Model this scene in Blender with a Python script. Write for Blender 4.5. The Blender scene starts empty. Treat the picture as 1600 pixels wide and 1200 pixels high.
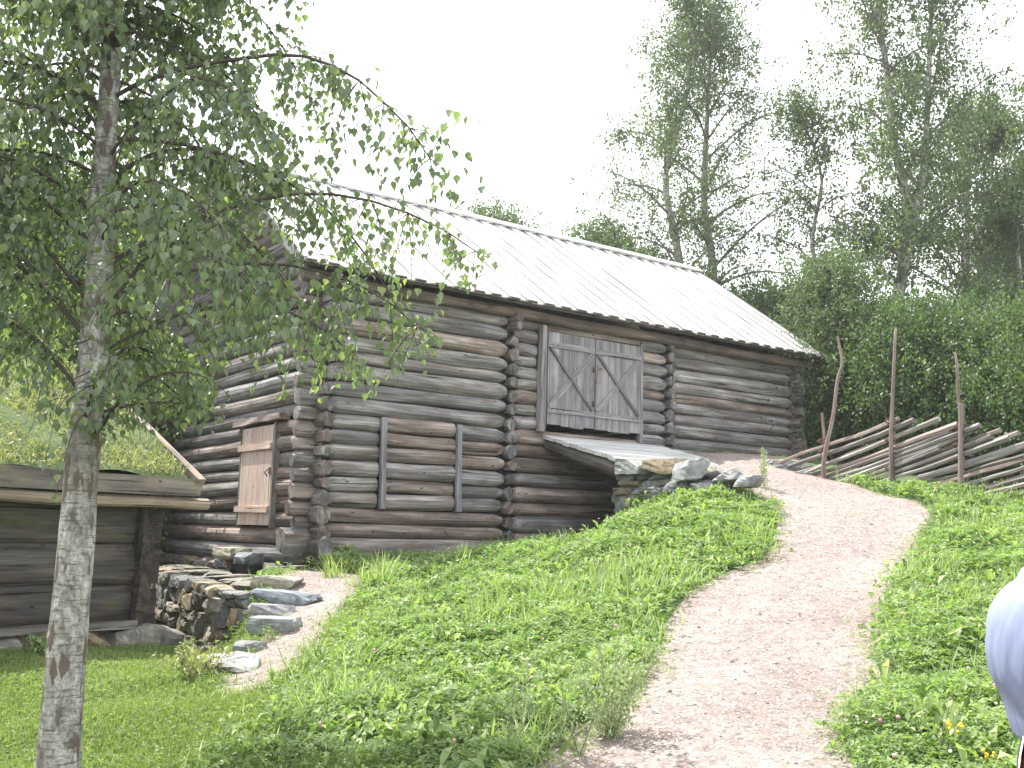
import bpy, math
import numpy as np
from mathutils import Vector, Matrix
from mathutils.geometry import delaunay_2d_cdt
rng = np.random.default_rng(7)
S = bpy.context.scene
COL = S.collection
R_ = math.radians
# ------------------------------------------------------------------ camera, sky, sun, exposure
F_PX = 1620.0
PITCH, ROLL = R_(8.15), R_(1.4)
EYE = np.array([0, 0, 1.6])
fw = np.array([0, math.cos(PITCH), math.sin(PITCH)])
_up = np.array([0, -math.sin(PITCH), math.cos(PITCH)])
_rt = np.array([1., 0, 0])
rt = math.cos(ROLL)*_rt + math.sin(ROLL)*_up
up = -math.sin(ROLL)*_rt + math.cos(ROLL)*_up
cd = bpy.data.cameras.new('camera'); cam = bpy.data.objects.new('camera', cd); COL.objects.link(cam)
cd.sensor_width = 36; cd.lens = F_PX/1600*36; cd.clip_end = 900; cd.clip_start = .05
cam.matrix_world = Matrix(((rt[0], up[0], -fw[0], EYE[0]), (rt[1], up[1], -fw[1], EYE[1]), (rt[2], up[2], -fw[2], EYE[2]), (0, 0, 0, 1)))
S.camera = cam
SUN_H = np.array([-.80, .60]); SUN_EL = R_(60)
sd = bpy.data.lights.new('sun', 'SUN'); sd.energy = 4.8; sd.angle = R_(.6); sd.color = (1, .95, .87)
sun = bpy.data.objects.new('sun', sd); COL.objects.link(sun)
sv = Vector((SUN_H[0]*math.cos(SUN_EL), SUN_H[1]*math.cos(SUN_EL), math.sin(SUN_EL)))
sun.rotation_euler = sv.to_track_quat('Z', 'Y').to_euler(); sun.location = (-20, 8, 30)
W = bpy.data.worlds.new('World'); S.world = W; W.use_nodes = True
nt = W.node_tree; bg = nt.nodes['Background']; bg.inputs[1].default_value = .12
sky = nt.nodes.new('ShaderNodeTexSky'); sky.sky_type = 'NISHITA'; sky.sun_disc = False
sky.sun_elevation = SUN_EL; sky.sun_rotation = math.atan2(SUN_H[0], SUN_H[1]); sky.dust_density = 3; sky.altitude = 50
tc = nt.nodes.new('ShaderNodeTexCoord'); cn = nt.nodes.new('ShaderNodeTexNoise'); cn.inputs['Scale'].default_value = 1.6; cn.inputs['Detail'].default_value = 6
cr = nt.nodes.new('ShaderNodeMapRange'); cr.inputs[1].default_value = .3; cr.inputs[2].default_value = .62; cr.inputs[3].default_value = .72; cr.inputs[4].default_value = .97
mx = nt.nodes.new('ShaderNodeMix'); mx.data_type = 'RGBA'; mx.inputs[7].default_value = (8.6, 8.8, 9.1, 1)
nt.links.new(tc.outputs['Generated'], cn.inputs['Vector']); nt.links.new(cn.outputs[0], cr.inputs[0]); nt.links.new(cr.outputs[0], mx.inputs[0])
nt.links.new(sky.outputs[0], mx.inputs[6]); nt.links.new(mx.outputs[2], bg.inputs[0])
S.view_settings.view_transform = 'Standard'; S.view_settings.look = 'None'; S.view_settings.gamma = 1
S.view_settings.exposure = 1.18
S.render.engine = 'CYCLES'
S.cycles.max_bounces = 6; S.cycles.transparent_max_bounces = 4; S.cycles.transmission_bounces = 4; S.cycles.diffuse_bounces = 3

# ------------------------------------------------------------------ measuring helpers (photo point + distance -> place)
def P(px, py, d):
    r = fw + rt*(px-800)/F_PX - up*(py-600)/F_PX
    return EYE + r*d/r[1]
def Pplane(px, py, p0, n):
    r = fw + rt*(px-800)/F_PX - up*(py-600)/F_PX
    return EYE + r*((p0-EYE)@n)/(r@n)
AZ = R_(53.8)
A = np.array([math.sin(AZ), math.cos(AZ), 0]); B = np.array([-math.cos(AZ), math.sin(AZ), 0])
C0 = np.array([-2.81, 15.0, 0])
def Lb(s, t, z=0): return C0 + A*s + B*t + np.array([0, 0, z])
KD = np.array([.574, .819, 0]); KP = np.array([-.819, .574, 0]); K0 = np.array([-4.22, 12.0, 0])
def Lk(s, t, z=0): return K0 + KD*s + KP*t + np.array([0, 0, z])

# ------------------------------------------------------------------ object helpers
def tag(o, label=None, cat=None, group=None, kind=None):
    if label: o['label'] = label
    if cat: o['category'] = cat
    if group: o['group'] = group
    if kind: o['kind'] = kind
    return o
def empty(name, loc, rz=0, **k):
    o = bpy.data.objects.new(name, None); COL.objects.link(o); o.location = loc; o.rotation_euler = (0, 0, rz); o.empty_display_size = .3
    return tag(o, **k)
def U(a, b, n=None): return rng.uniform(a, b, n)
class MB:
    """collects geometry for one mesh object, with a grain coordinate and a tint per vertex"""
    def __init__(s): s.v = []; s.f3 = []; s.f4 = []; s.g = []; s.t = []; s.n = 0
    def add(s, v, f, g=None, tint=(1, 1, 1)):
        v = np.asarray(v, float); f = np.asarray(f, int) if not isinstance(f, list) else f
        n = len(v)
        if g is None: g = v
        tint = np.asarray(tint, float)
        if tint.ndim == 1: tint = np.tile(tint, (n, 1))
        s.v.append(v); s.g.append(np.asarray(g, float)); s.t.append(tint)
        if isinstance(f, list):
            a = [x for x in f if len(x) == 3]; b = [x for x in f if len(x) == 4]
            if a: s.f3.append(np.array(a)+s.n)
            if b: s.f4.append(np.array(b)+s.n)
        elif f.shape[1] == 3: s.f3.append(f+s.n)
        else: s.f4.append(f+s.n)
        s.n += n
    def build(s, name, mat, parent=None, smooth=False, origin=None):
        V = np.concatenate(s.v)
        if origin is not None: V = V-np.asarray(origin)
        f3 = np.concatenate(s.f3) if s.f3 else np.zeros((0, 3), int); f4 = np.concatenate(s.f4) if s.f4 else np.zeros((0, 4), int)
        me = bpy.data.meshes.new(name)
        me.vertices.add(len(V)); me.vertices.foreach_set('co', V.astype(np.float32).ravel())
        nl = f3.size+f4.size; me.loops.add(nl)
        me.loops.foreach_set('vertex_index', np.concatenate([f3.ravel(), f4.ravel()]).astype(np.int32))
        me.polygons.add(len(f3)+len(f4))
        st = np.concatenate([np.arange(len(f3))*3, f3.size+np.arange(len(f4))*4]).astype(np.int32)
        me.polygons.foreach_set('loop_start', st)
        me.polygons.foreach_set('use_smooth', np.full(len(st), smooth))
        me.update(calc_edges=True); me.validate()
        a = me.attributes.new('grain', 'FLOAT_VECTOR', 'POINT'); a.data.foreach_set('vector', np.concatenate(s.g).astype(np.float32).ravel())
        t = np.concatenate(s.t); t = np.c_[t, np.ones(len(t))]
        a = me.attributes.new('tint', 'FLOAT_COLOR', 'POINT'); a.data.foreach_set('color', t.astype(np.float32).ravel())
        if mat: me.materials.append(mat)
        o = bpy.data.objects.new(name, me); COL.objects.link(o)
        if parent: o.parent = parent
        if origin is not None: o.location = origin
        return o
def smooth_noise(n, k, amp):
    c = rng.normal(0, amp, k+3); x = np.linspace(0, k, n); i = x.astype(int); f = x-i; f = f*f*(3-2*f)
    return c[i]*(1-f)+c[i+1]*f
def tube(mb, pts, rad, sides=8, tint=(1, 1, 1), flat=1.0, rough=0.0, cap=True, upv=None, fac=0.0):
    """tapered tube through pts; flat squeezes the side axis, rough makes it lumpy"""
    pts = np.asarray(pts, float); n = len(pts); rad = np.broadcast_to(np.asarray(rad, float), (n,))
    d = np.gradient(pts, axis=0); d /= np.linalg.norm(d, axis=1)[:, None]+1e-9
    u0 = np.array([0, 0, 1.]) if upv is None else np.asarray(upv, float)
    if abs(d[0]@u0) > .95 and upv is None: u0 = np.array([0, 1., 0])
    sd_ = rng.uniform(0, 50, 3); ln = np.r_[0, np.cumsum(np.linalg.norm(np.diff(pts, axis=0), axis=1))]
    th = np.linspace(0, 2*np.pi, sides, endpoint=False)+(rng.uniform(0, .6) if fac == 0 else 0)
    lump = 1+rough*rng.normal(0, 1, sides)
    V = []; G = []; u = u0
    for i in range(n):
        sd1 = np.cross(d[i], u); sd1 /= np.linalg.norm(sd1)+1e-9; u = np.cross(sd1, d[i])
        r = rad[i]*lump*(1+rough*.5*rng.normal(0, 1, sides)) if rough else rad[i]*lump
        cs, sn = np.cos(th)*r, np.sin(th)*r
        V.append(pts[i]+np.outer(cs*flat, sd1)+np.outer(sn, u)); G.append(np.c_[np.full(sides, ln[i]), cs, sn]+sd_)
    V = np.concatenate(V); G = np.concatenate(G)
    j = np.arange(sides); q = []
    for i in range(n-1):
        a = i*sides+j; b = i*sides+(j+1) % sides
        q.append(np.c_[a, b, b+sides, a+sides])
    mb.add(V, np.concatenate(q), G, tint)
    if cap:
        for e, rev in ((0, 1), (n-1, 0)):
            ring = V[e*sides:(e+1)*sides]; c = ring.mean(0); vv = np.r_[ring, [c]]
            f = np.c_[j, (j+1) % sides, np.full(sides, sides)]
            if rev: f = f[:, ::-1]
            g = np.c_[np.zeros(sides+1), (vv-c)[:, :2]]+sd_; g[:, 0] += (vv-c)[:, 2]*6
            mb.add(vv, f, g, np.asarray(tint)*.93)
BOXF = np.array([[0, 3, 2, 1], [4, 5, 6, 7], [0, 1, 5, 4], [1, 2, 6, 5], [2, 3, 7, 6], [3, 0, 4, 7]])
def beam(mb, p0, p1, w, h, upv=(0, 0, 1), tint=(1, 1, 1), wob=0.0, w1=None, h1=None, seg=1):
    """squared timber from p0 to p1; w across, h along upv; slightly uneven edges"""
    p0 = np.asarray(p0, float); p1 = np.asarray(p1, float); d = p1-p0; L = np.linalg.norm(d); d /= L
    sd1 = np.cross(d, upv); sd1 /= np.linalg.norm(sd1); u = np.cross(sd1, d); w1 = w if w1 is None else w1; h1 = h if h1 is None else h1
    sx = rng.uniform(0, 50, 3); n = seg+1; V = []; G = []
    for i in range(n):
        k = i/seg; ww = w+(w1-w)*k; hh = h+(h1-h)*k; c = p0+d*L*k
        for a, b in ((-1, -1), (1, -1), (1, 1), (-1, 1)):
            jx = rng.normal(0, wob) if wob else 0; jy = rng.normal(0, wob) if wob else 0
            V.append(c+sd1*(a*ww/2+jx)+u*(b*hh/2+jy)); G.append((k*L, a*ww/2, b*hh/2))
    f = []
    for i in range(seg):
        o = i*4
        for a in range(4):
            b = (a+1) % 4; f.append((o+a, o+b, o+4+b, o+4+a))
    f += [(3, 2, 1, 0), (n*4-4, n*4-3, n*4-2, n*4-1)]
    V = np.array(V)
    # own vertices per face so every edge stays crisp
    F = np.array(f); mb.add(V[F.ravel()], np.arange(len(F)*4).reshape(-1, 4), (np.array(G)+sx)[F.ravel()], tint)
def box(mb, lo, hi, tint=(1, 1, 1)):
    lo = np.asarray(lo, float); hi = np.asarray(hi, float); c = (lo+hi)/2
    beam(mb, (lo[0], c[1], c[2]), (hi[0], c[1], c[2]), hi[1]-lo[1], hi[2]-lo[2], tint=tint)
# rock: a rounded lattice cube cut by random planes
def _lat(n=4):
    P_ = {}; V = []; F = []
    def vid(p):
        k = tuple(np.round(p, 4))
        if k not in P_: P_[k] = len(V); V.append(p)
        return P_[k]
    for ax in range(3):
        for sg in (-1, 1):
            for i in range(n):
                for j in range(n):
                    q = []
                    for a, b in ((i, j), (i+1, j), (i+1, j+1), (i, j+1)):
                        p = [0, 0, 0]; p[ax] = sg; p[(ax+1) % 3] = -1+2*a/n; p[(ax+2) % 3] = -1+2*b/n; q.append(vid(tuple(p)))
                    F.append(q if sg > 0 else q[::-1])
    return np.array(V, float), np.array(F)
LV, LF = _lat(5)
def rock(mb, c, size, rz=0, tilt=(0, 0), tint=(1, 1, 1), cuts=7, rnd=.82, hmin=.72):
    v = LV.copy(); nrm = np.linalg.norm(v, axis=1)[:, None]; v = v*(1-rnd*.35)+v/nrm*rnd*.35*1.25
    for _ in range(cuts):
        n = rng.normal(0, 1, 3); n /= np.linalg.norm(n); h = U(hmin, 1.08); e = v@n-h; v -= np.outer(np.maximum(e, 0), n)
    v += rng.normal(0, .025, v.shape); v = v*np.asarray(size)/2
    cz, sz = math.cos(rz), math.sin(rz); cx, sx = math.cos(tilt[0]), math.sin(tilt[0]); cy, sy = math.cos(tilt[1]), math.sin(tilt[1])
    M = np.array([[cz, -sz, 0], [sz, cz, 0], [0, 0, 1]])@np.array([[1, 0, 0], [0, cx, -sx], [0, sx, cx]])@np.array([[cy, 0, sy], [0, 1, 0], [-sy, 0, cy]])
    mb.add(v@M.T+np.asarray(c), LF, v+rng.uniform(0, 50, 3), tint)

# ------------------------------------------------------------------ materials
def mat_new(name):
    m = bpy.data.materials.new(name); m.use_nodes = True; t = m.node_tree; b = t.nodes['Principled BSDF']; return m, t, b
def N(t, typ, **k):
    n = t.nodes.new(typ)
    for a, b in k.items(): setattr(n, a, b)
    return n
def noise(t, vec, scale, detail=4, rough=.6, sc=None):
    n = N(t, 'ShaderNodeTexNoise'); n.inputs['Scale'].default_value = scale; n.inputs['Detail'].default_value = detail; n.inputs['Roughness'].default_value = rough
    if sc is not None:
        m = N(t, 'ShaderNodeVectorMath', operation='MULTIPLY'); m.inputs[1].default_value = sc; t.links.new(vec, m.inputs[0]); vec = m.outputs[0]
    t.links.new(vec, n.inputs['Vector']); return n.outputs[0]
def ramp(t, fac, stops):
    r = N(t, 'ShaderNodeValToRGB'); e = r.color_ramp.elements
    while len(e) < len(stops): e.new(.5)
    for i, (p, c) in enumerate(stops):
        e[i].position = p; e[i].color = (*c, 1) if len(c) == 3 else c
    t.links.new(fac, r.inputs[0]); return r.outputs[0]
def mixc(t, fac, a, b, mode='MIX'):
    m = N(t, 'ShaderNodeMix', data_type='RGBA', blend_type=mode)
    for k, x in ((0, fac), (6, a), (7, b)):
        if hasattr(x, 'links'): t.links.new(x, m.inputs[k])
        elif isinstance(x, (int, float)): m.inputs[k].default_value = x
        else: m.inputs[k].default_value = (*x, 1)
    return m.outputs[2]
def g3(v): return (v, v, v)
def attr(t, name, out='Vector'):
    a = N(t, 'ShaderNodeAttribute', attribute_name=name); return a.outputs[out]
def bump(t, b, h, strength, dist=.01, prev=None):
    n = N(t, 'ShaderNodeBump'); n.inputs['Strength'].default_value = strength; n.inputs['Distance'].default_value = dist
    t.links.new(h, n.inputs['Height'])
    if prev is not None: t.links.new(prev, n.inputs['Normal'])
    if b is not None: t.links.new(n.outputs[0], b.inputs['Normal'])
    return n.outputs[0]
def wood_mat(name, dark, mid, light, crack=.5, stain=None, stain_amt=.5, fine=60, knots=True, moss=None):
    m, t, b = mat_new(name); g = attr(t, 'grain')
    n1 = noise(t, g, 1, 6, .65, (1.1, fine, fine)); n2 = noise(t, g, 1, 5, .6, (.9, 9, 9)); n3 = noise(t, g, 1, 4, .62, (.5, 30, 30))
    col = ramp(t, n2, [(.28, dark), (.5, mid), (.72, light)])
    col = mixc(t, .8, col, ramp(t, n1, [(.3, g3(.42)), (.5, g3(1)), (.72, g3(1.45))]), 'MULTIPLY')
    blot = noise(t, g, 1, 5, .65, (2.2, 5, 5))
    if stain: col = mixc(t, ramp(t, blot, [(.5, g3(0)), (.66, g3(stain_amt))]), col, stain)
    if moss:
        mm = noise(t, g, 1, 5, .7, (1.4, 4, 4)); col = mixc(t, ramp(t, mm, [(.56, g3(0)), (.72, g3(.55))]), col, moss)
    ck = ramp(t, n3, [(.335, g3(1)), (.385, g3(0))])
    col = mixc(t, ck, col, tuple(x*.22 for x in dark))
    if knots:
        mul = N(t, 'ShaderNodeVectorMath', operation='MULTIPLY'); mul.inputs[1].default_value = (3.2, 7, 7); t.links.new(g, mul.inputs[0])
        vo = N(t, 'ShaderNodeTexVoronoi'); vo.inputs['Scale'].default_value = 1; t.links.new(mul.outputs[0], vo.inputs['Vector'])
        col = mixc(t, ramp(t, vo.outputs['Distance'], [(.05, g3(.9)), (.12, g3(0))]), col, tuple(x*.3 for x in dark))
    col = mixc(t, 1.0, col, attr(t, 'tint', 'Color'), 'MULTIPLY')
    t.links.new(col, b.inputs['Base Color']); b.inputs['Roughness'].default_value = .82; b.inputs['Specular IOR Level'].default_value = .25
    nb = bump(t, None, n1, .35, .006); inv = N(t, 'ShaderNodeMath', operation='SUBTRACT'); inv.inputs[0].default_value = 1; t.links.new(ck, inv.inputs[1])
    bump(t, b, inv.outputs[0], crack, .02, nb)
    return m
M = {}
M['log'] = wood_mat('weathered_log', (.075, .07, .067), (.225, .214, .207), (.46, .445, .432), stain=(.16, .11, .085), stain_amt=.6)
M['dlog'] = wood_mat('dark_log', (.07, .06, .056), (.14, .125, .118), (.26, .24, .23), stain=(.10, .07, .055))
M['cabinlog'] = wood_mat('cabin_timber', (.03, .027, .026), (.078, .07, .065), (.155, .14, .125), stain=(.15, .105, .065), moss=(.12, .12, .06), fine=26)
M['plank'] = wood_mat('grey_plank', (.14, .135, .145), (.25, .24, .25), (.38, .37, .375), stain=(.12, .11, .12), knots=False)
M['pale'] = wood_mat('new_plank', (.36, .275, .235), (.48, .385, .33), (.6, .50, .44), crack=.2, stain=(.42, .3, .22), stain_amt=.4)
M['roof'] = wood_mat('roof_board', (.42, .415, .41), (.54, .535, .53), (.66, .655, .65), stain=(.46, .45, .44), stain_amt=.4, fine=40, knots=True, crack=.2)
M['eave'] = wood_mat('eave_timber', (.07, .052, .043), (.14, .108, .088), (.24, .175, .13), stain=(.05, .047, .045), stain_amt=.8)
M['rail'] = wood_mat('fence_rail', (.13, .12, .12), (.27, .255, .25), (.44, .425, .42), stain=(.18, .15, .135), knots=False)
M['bark_log'] = wood_mat('barked_pole', (.2, .15, .11), (.36, .29, .22), (.52, .45, .37), stain=(.16, .1, .07), knots=False)
M['withy'] = wood_mat('withy_binding', (.10, .06, .05), (.18, .11, .085), (.26, .18, .14), knots=False)
def stone_mat(name, a, b_, c_, lichen=(.42, .40, .33), wet=False):
    m, t, b = mat_new(name); g = attr(t, 'grain')
    n1 = noise(t, g, 7, 8, .7); n2 = noise(t, g, 60, 4, .7); n3 = noise(t, g, 16, 5, .7)
    col = ramp(t, n1, [(.3, a), (.5, b_), (.7, c_)]); col = mixc(t, ramp(t, n3, [(.56, g3(0)), (.68, g3(.5))]), col, lichen)
    col = mixc(t, .7, col, ramp(t, n2, [(.3, g3(.6)), (.7, g3(1.3))]), 'MULTIPLY')
    col = mixc(t, 1.0, col, attr(t, 'tint', 'Color'), 'MULTIPLY')
    t.links.new(col, b.inputs['Base Color']); b.inputs['Roughness'].default_value = .85
    nb = bump(t, None, n1, .5, .03); bump(t, b, n2, .4, .006, nb); return m
M['stone'] = stone_mat('grey_stone', (.10, .10, .105), (.20, .205, .21), (.33, .33, .325))
M['darkstone'] = stone_mat('foundation_stone', (.07, .067, .062), (.15, .145, .135), (.27, .255, .23))
# gravel
def gravel_mat():
    m, t, b = mat_new('gravel'); g = N(t, 'ShaderNodeTexCoord').outputs['Object']
    n1 = noise(t, g, 1.2, 5, .6); n2 = noise(t, g, 55, 4, .8); n4 = noise(t, g, 9, 5, .75)
    vo = N(t, 'ShaderNodeTexVoronoi'); vo.inputs['Scale'].default_value = 70; t.links.new(g, vo.inputs['Vector'])
    vo2 = N(t, 'ShaderNodeTexVoronoi'); vo2.inputs['Scale'].default_value = 32; t.links.new(g, vo2.inputs['Vector'])
    col = ramp(t, n1, [(.3, (.18, .137, .123)), (.55, (.235, .187, .17)), (.75, (.275, .232, .214))])
    col = mixc(t, .9, col, ramp(t, n2, [(.34, g3(.45)), (.5, g3(1)), (.66, g3(1.45))]), 'MULTIPLY')
    col = mixc(t, .7, col, ramp(t, n4, [(.38, g3(.62)), (.56, g3(1.1))]), 'MULTIPLY')
    s1_ = N(t, 'ShaderNodeSeparateColor'); t.links.new(vo.outputs['Color'], s1_.inputs[0]); s2_ = N(t, 'ShaderNodeSeparateColor'); t.links.new(vo2.outputs['Color'], s2_.inputs[0])
    col = mixc(t, ramp(t, s1_.outputs[0], [(.10, g3(.6)), (.2, g3(0))]), col, (.12, .10, .095))
    col = mixc(t, ramp(t, s1_.outputs[1], [(.86, g3(0)), (.95, g3(.6))]), col, (.55, .5, .47))
    col = mixc(t, ramp(t, s2_.outputs[0], [(.04, g3(.75)), (.07, g3(0))]), col, (.09, .08, .075))
    t.links.new(col, b.inputs['Base Color']); b.inputs['Roughness'].default_value = .9
    nb = bump(t, None, vo.outputs['Distance'], .5, .008); bump(t, b, n4, .5, .03, nb); return m
M['gravel'] = gravel_mat()
def soil_mat():
    m, t, b = mat_new('soil_and_moss'); g = N(t, 'ShaderNodeTexCoord').outputs['Object']
    n1 = noise(t, g, 1.5, 6, .65); n2 = noise(t, g, 30, 5, .7)
    col = ramp(t, n1, [(.3, (.05, .075, .025)), (.5, (.075, .12, .035)), (.7, (.11, .12, .05))])
    col = mixc(t, .8, col, ramp(t, n2, [(.3, g3(.5)), (.7, g3(1.4))]), 'MULTIPLY')
    t.links.new(col, b.inputs['Base Color']); b.inputs['Roughness'].default_value = .95; bump(t, b, n2, .8, .03); return m
M['soil'] = soil_mat()
def leaf_mat(name, cols, trans=.4, rough=.45, spec=.4, tcol=1.0):
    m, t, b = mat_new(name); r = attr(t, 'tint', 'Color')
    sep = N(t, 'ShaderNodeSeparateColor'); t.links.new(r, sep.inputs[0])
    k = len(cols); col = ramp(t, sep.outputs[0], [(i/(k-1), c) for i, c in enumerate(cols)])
    t.links.new(col, b.inputs['Base Color']); b.inputs['Roughness'].default_value = rough; b.inputs['Specular IOR Level'].default_value = spec
    tr = N(t, 'ShaderNodeBsdfTranslucent'); tc_ = mixc(t, 1.0, col, (1.25*tcol, 1.5*tcol, .55*tcol), 'MULTIPLY'); t.links.new(tc_, tr.inputs[0])
    mx_ = N(t, 'ShaderNodeMixShader'); mx_.inputs[0].default_value = trans
    t.links.new(b.outputs[0], mx_.inputs[1]); t.links.new(tr.outputs[0], mx_.inputs[2]); t.links.new(mx_.outputs[0], t.nodes['Material Output'].inputs[0]); return m
M['birchleaf'] = leaf_mat('birch_leaf', [(.11, .15, .11), (.155, .20, .135), (.20, .24, .15), (.27, .295, .17)], .5, .38, .8)
M['treeleaf'] = leaf_mat('tree_leaf', [(.055, .085, .05), (.085, .12, .065), (.12, .16, .085), (.17, .20, .115)], .42)
M['darkleaf'] = leaf_mat('dense_leaf', [(.045, .08, .04), (.075, .12, .055), (.11, .16, .07), (.16, .20, .095)], .42)
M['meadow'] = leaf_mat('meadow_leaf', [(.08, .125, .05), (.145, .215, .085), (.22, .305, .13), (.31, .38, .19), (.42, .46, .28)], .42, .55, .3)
M['turf'] = leaf_mat('sod_grass', [(.17, .19, .08), (.26, .27, .13), (.36, .35, .19), (.44, .41, .27)], .3)
M['lawn'] = leaf_mat('lawn_grass', [(.11, .155, .055), (.18, .24, .085), (.25, .31, .12), (.33, .37, .19)], .42, .55, .3)
M['grey_leaf'] = leaf_mat('mugwort_leaf', [(.22, .27, .16), (.30, .35, .23), (.40, .44, .31)], .4, .6, .3)
def flower_mat(name, c):
    m, t, b = mat_new(name); b.inputs['Base Color'].default_value = (*c, 1); b.inputs['Roughness'].default_value = .7; return m
def plain(name, c, rough=.7, nscale=20, amt=.35):
    m, t, b = mat_new(name); g = N(t, 'ShaderNodeTexCoord').outputs['Object']; n = noise(t, g, nscale, 4, .6)
    col = mixc(t, 1.0, c, ramp(t, n, [(.3, g3(1-amt)), (.7, g3(1+amt))]), 'MULTIPLY'); t.links.new(col, b.inputs['Base Color']); b.inputs['Roughness'].default_value = rough
    bump(t, b, n, .15, .005); return m
M['iron'] = plain('rusty_iron', (.10, .075, .065), .6, 60)
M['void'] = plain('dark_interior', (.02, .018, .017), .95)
def birch_bark(name='birch_bark'):
    m, t, b = mat_new(name); g = attr(t, 'grain')
    n1 = noise(t, g, 1, 6, .7, (7, 14, 14)); n2 = noise(t, g, 1, 6, .75, (34, 40, 40)); n3 = noise(t, g, 1, 5, .6, (60, 6, 6)); n5 = noise(t, g, 1, 3, .5, (1.3, 4, 4))
    col = ramp(t, n1, [(.34, (.12, .11, .095)), (.48, (.33, .32, .29)), (.62, (.56, .55, .52))])
    col = mixc(t, .9, col, ramp(t, n2, [(.34, g3(.35)), (.52, g3(1.0)), (.7, g3(1.3))]), 'MULTIPLY')
    col = mixc(t, ramp(t, n3, [(.55, g3(0)), (.60, g3(.75))]), col, (.09, .075, .065))
    col = mixc(t, ramp(t, n5, [(.5, g3(0)), (.64, g3(.65))]), col, (.13, .11, .09))
    # rising bark fissures: tall dark lozenges
    mul = N(t, 'ShaderNodeVectorMath', operation='MULTIPLY'); mul.inputs[1].default_value = (4.0, 11.5, 11.5); t.links.new(g, mul.inputs[0])
    w = noise(t, g, 1, 3, .6, (9, 25, 25)); wv = N(t, 'ShaderNodeVectorMath', operation='SCALE'); wv.inputs[3].default_value = .5
    cmb = N(t, 'ShaderNodeCombineXYZ'); [t.links.new(w, cmb.inputs[i]) for i in range(3)]; t.links.new(cmb.outputs[0], wv.inputs[0])
    ad = N(t, 'ShaderNodeVectorMath', operation='ADD'); t.links.new(mul.outputs[0], ad.inputs[0]); t.links.new(wv.outputs[0], ad.inputs[1])
    vo = N(t, 'ShaderNodeTexVoronoi', distance='MANHATTAN'); vo.inputs['Scale'].default_value = 1; t.links.new(ad.outputs[0], vo.inputs['Vector'])
    fis = ramp(t, vo.outputs['Distance'], [(.40, g3(1)), (.50, g3(0))]); sel = noise(t, g, 1, 3, .5, (2.2, 5, 5))
    fis = mixc(t, 1.0, fis, ramp(t, sel, [(.34, g3(0)), (.38, g3(.95))]), 'MULTIPLY')
    col = mixc(t, fis, col, mixc(t, n2, (.06, .045, .035), (.2, .14, .11)))
    col = mixc(t, 1.0, col, attr(t, 'tint', 'Color'), 'MULTIPLY')
    t.links.new(col, b.inputs['Base Color']); b.inputs['Roughness'].default_value = .8
    nb = bump(t, None, n2, .5, .01); inv = N(t, 'ShaderNodeMath', operation='SUBTRACT'); inv.inputs[0].default_value = 1; t.links.new(fis, inv.inputs[1]); bump(t, b, inv.outputs[0], .6, .02, nb)
    return m
M['birch'] = birch_bark()
M['twig'] = plain('twig_bark', (.065, .05, .043), .8, 30)
M['weedstem'] = plain('weed_stem', (.16, .17, .10), .8, 30)
M['trunkdark'] = plain('grey_bark', (.15, .135, .12), .85, 12, .5)

# ------------------------------------------------------------------ terrain
ctrl = []
def cw(p): ctrl.append(tuple(p))
def cp(px, py, d, veg=0.): q = P(px, py, d); cw((q[0], q[1], q[2]-veg))
def cl(s, t, z): q = Lb(s, t); cw((q[0], q[1], z))
PATH_L = [(830, 1180, 6.), (990, 1060, 7.3), (1055, 930, 9.7), (1190, 872, 11.2), (1207, 795, 13.1)]
PATH_R = [(1318, 1180, 6.), (1350, 1115, 6.6), (1402, 1060, 7.3), (1382, 1000, 8.3), (1412, 900, 10.3), (1466, 797, 13.0), (1362, 771, 14.8)]
for q in PATH_L+PATH_R: cp(*q)
cp(1250, 900, 10.4); cp(1180, 1000, 8.3); cp(1300, 800, 13.2)
for s, t, z in ((.3, -.2, 1.06), (1.5, -.2, 1.05), (3, -.2, 1.08), (3.9, -.2, 1.2), (3.9, -1.2, 1.3), (3.8, -2.0, 1.5), (3.75, -2.9, 1.8), (3.85, -3.7, 2.15), (5.2, -1, 1.3), (5.2, 0, 1.3), (4.4, -1.6, 1.4),
                (4.3, -2.35, 2.68), (4.3, -3.4, 2.6), (5.5, -2.3, 2.70), (6.6, -2.3, 2.75), (6.6, -1.0, 3.0), (6.9, -.2, 3.2), (6.3, -.2, 3.0), (8.5, -.2, 3.24), (10.7, -.2, 3.24), (12, -.5, 3.2), (9, -1.2, 3.1), (12.5, 3, 3.3),
                (0, 3, 1.), (3, 3, 1.2), (6, 3, 2), (10, 3, 3.2), (2, 8, .3), (8, 8, 3), (12, 8, 3.4), (5, 12, 2.6), (12, 14, 3.5), (-.3, .6, .98), (-.3, 2.4, .95), (-.35, 4.4, -.15), (-.35, 6.5, -.15), (-2, 5, -.15), (0, 9, 0)): cl(s, t, z)
cl(5.2, -3.5, 2.62); cl(6.5, -3.4, 2.62); cl(7.6, -2.0, 2.95)
cp(1215, 727, 17.4); cp(1290, 752, 15.9); cp(1500, 770, 13.8, .12); cp(1600, 785, 12.2, .2); cp(1600, 900, 8.4, .2); cp(1480, 960, 8.6, .1); cp(1500, 1100, 5.4, .2)
for q in ((2.2, 3.5, .12), (3.2, 5, .45), (3.5, 3, .25), (6, 5, .9), (8, 9, 1.7), (6, 9, 1.5), (8, 14, 2.3), (6.2, 14, 2.25), (7, 18, 2.7), (10, 20, 2.6), (16, 20, 2.9), (16, 8, 2), (16, 0, 1), (8, 0, .5), (12, 30, 3), (0, 30, 3.2), (-12, 30, 1.5), (16, 40, 3.3), (-12, 40, 2), (0, 40, 3.3)): cw(q)
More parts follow.
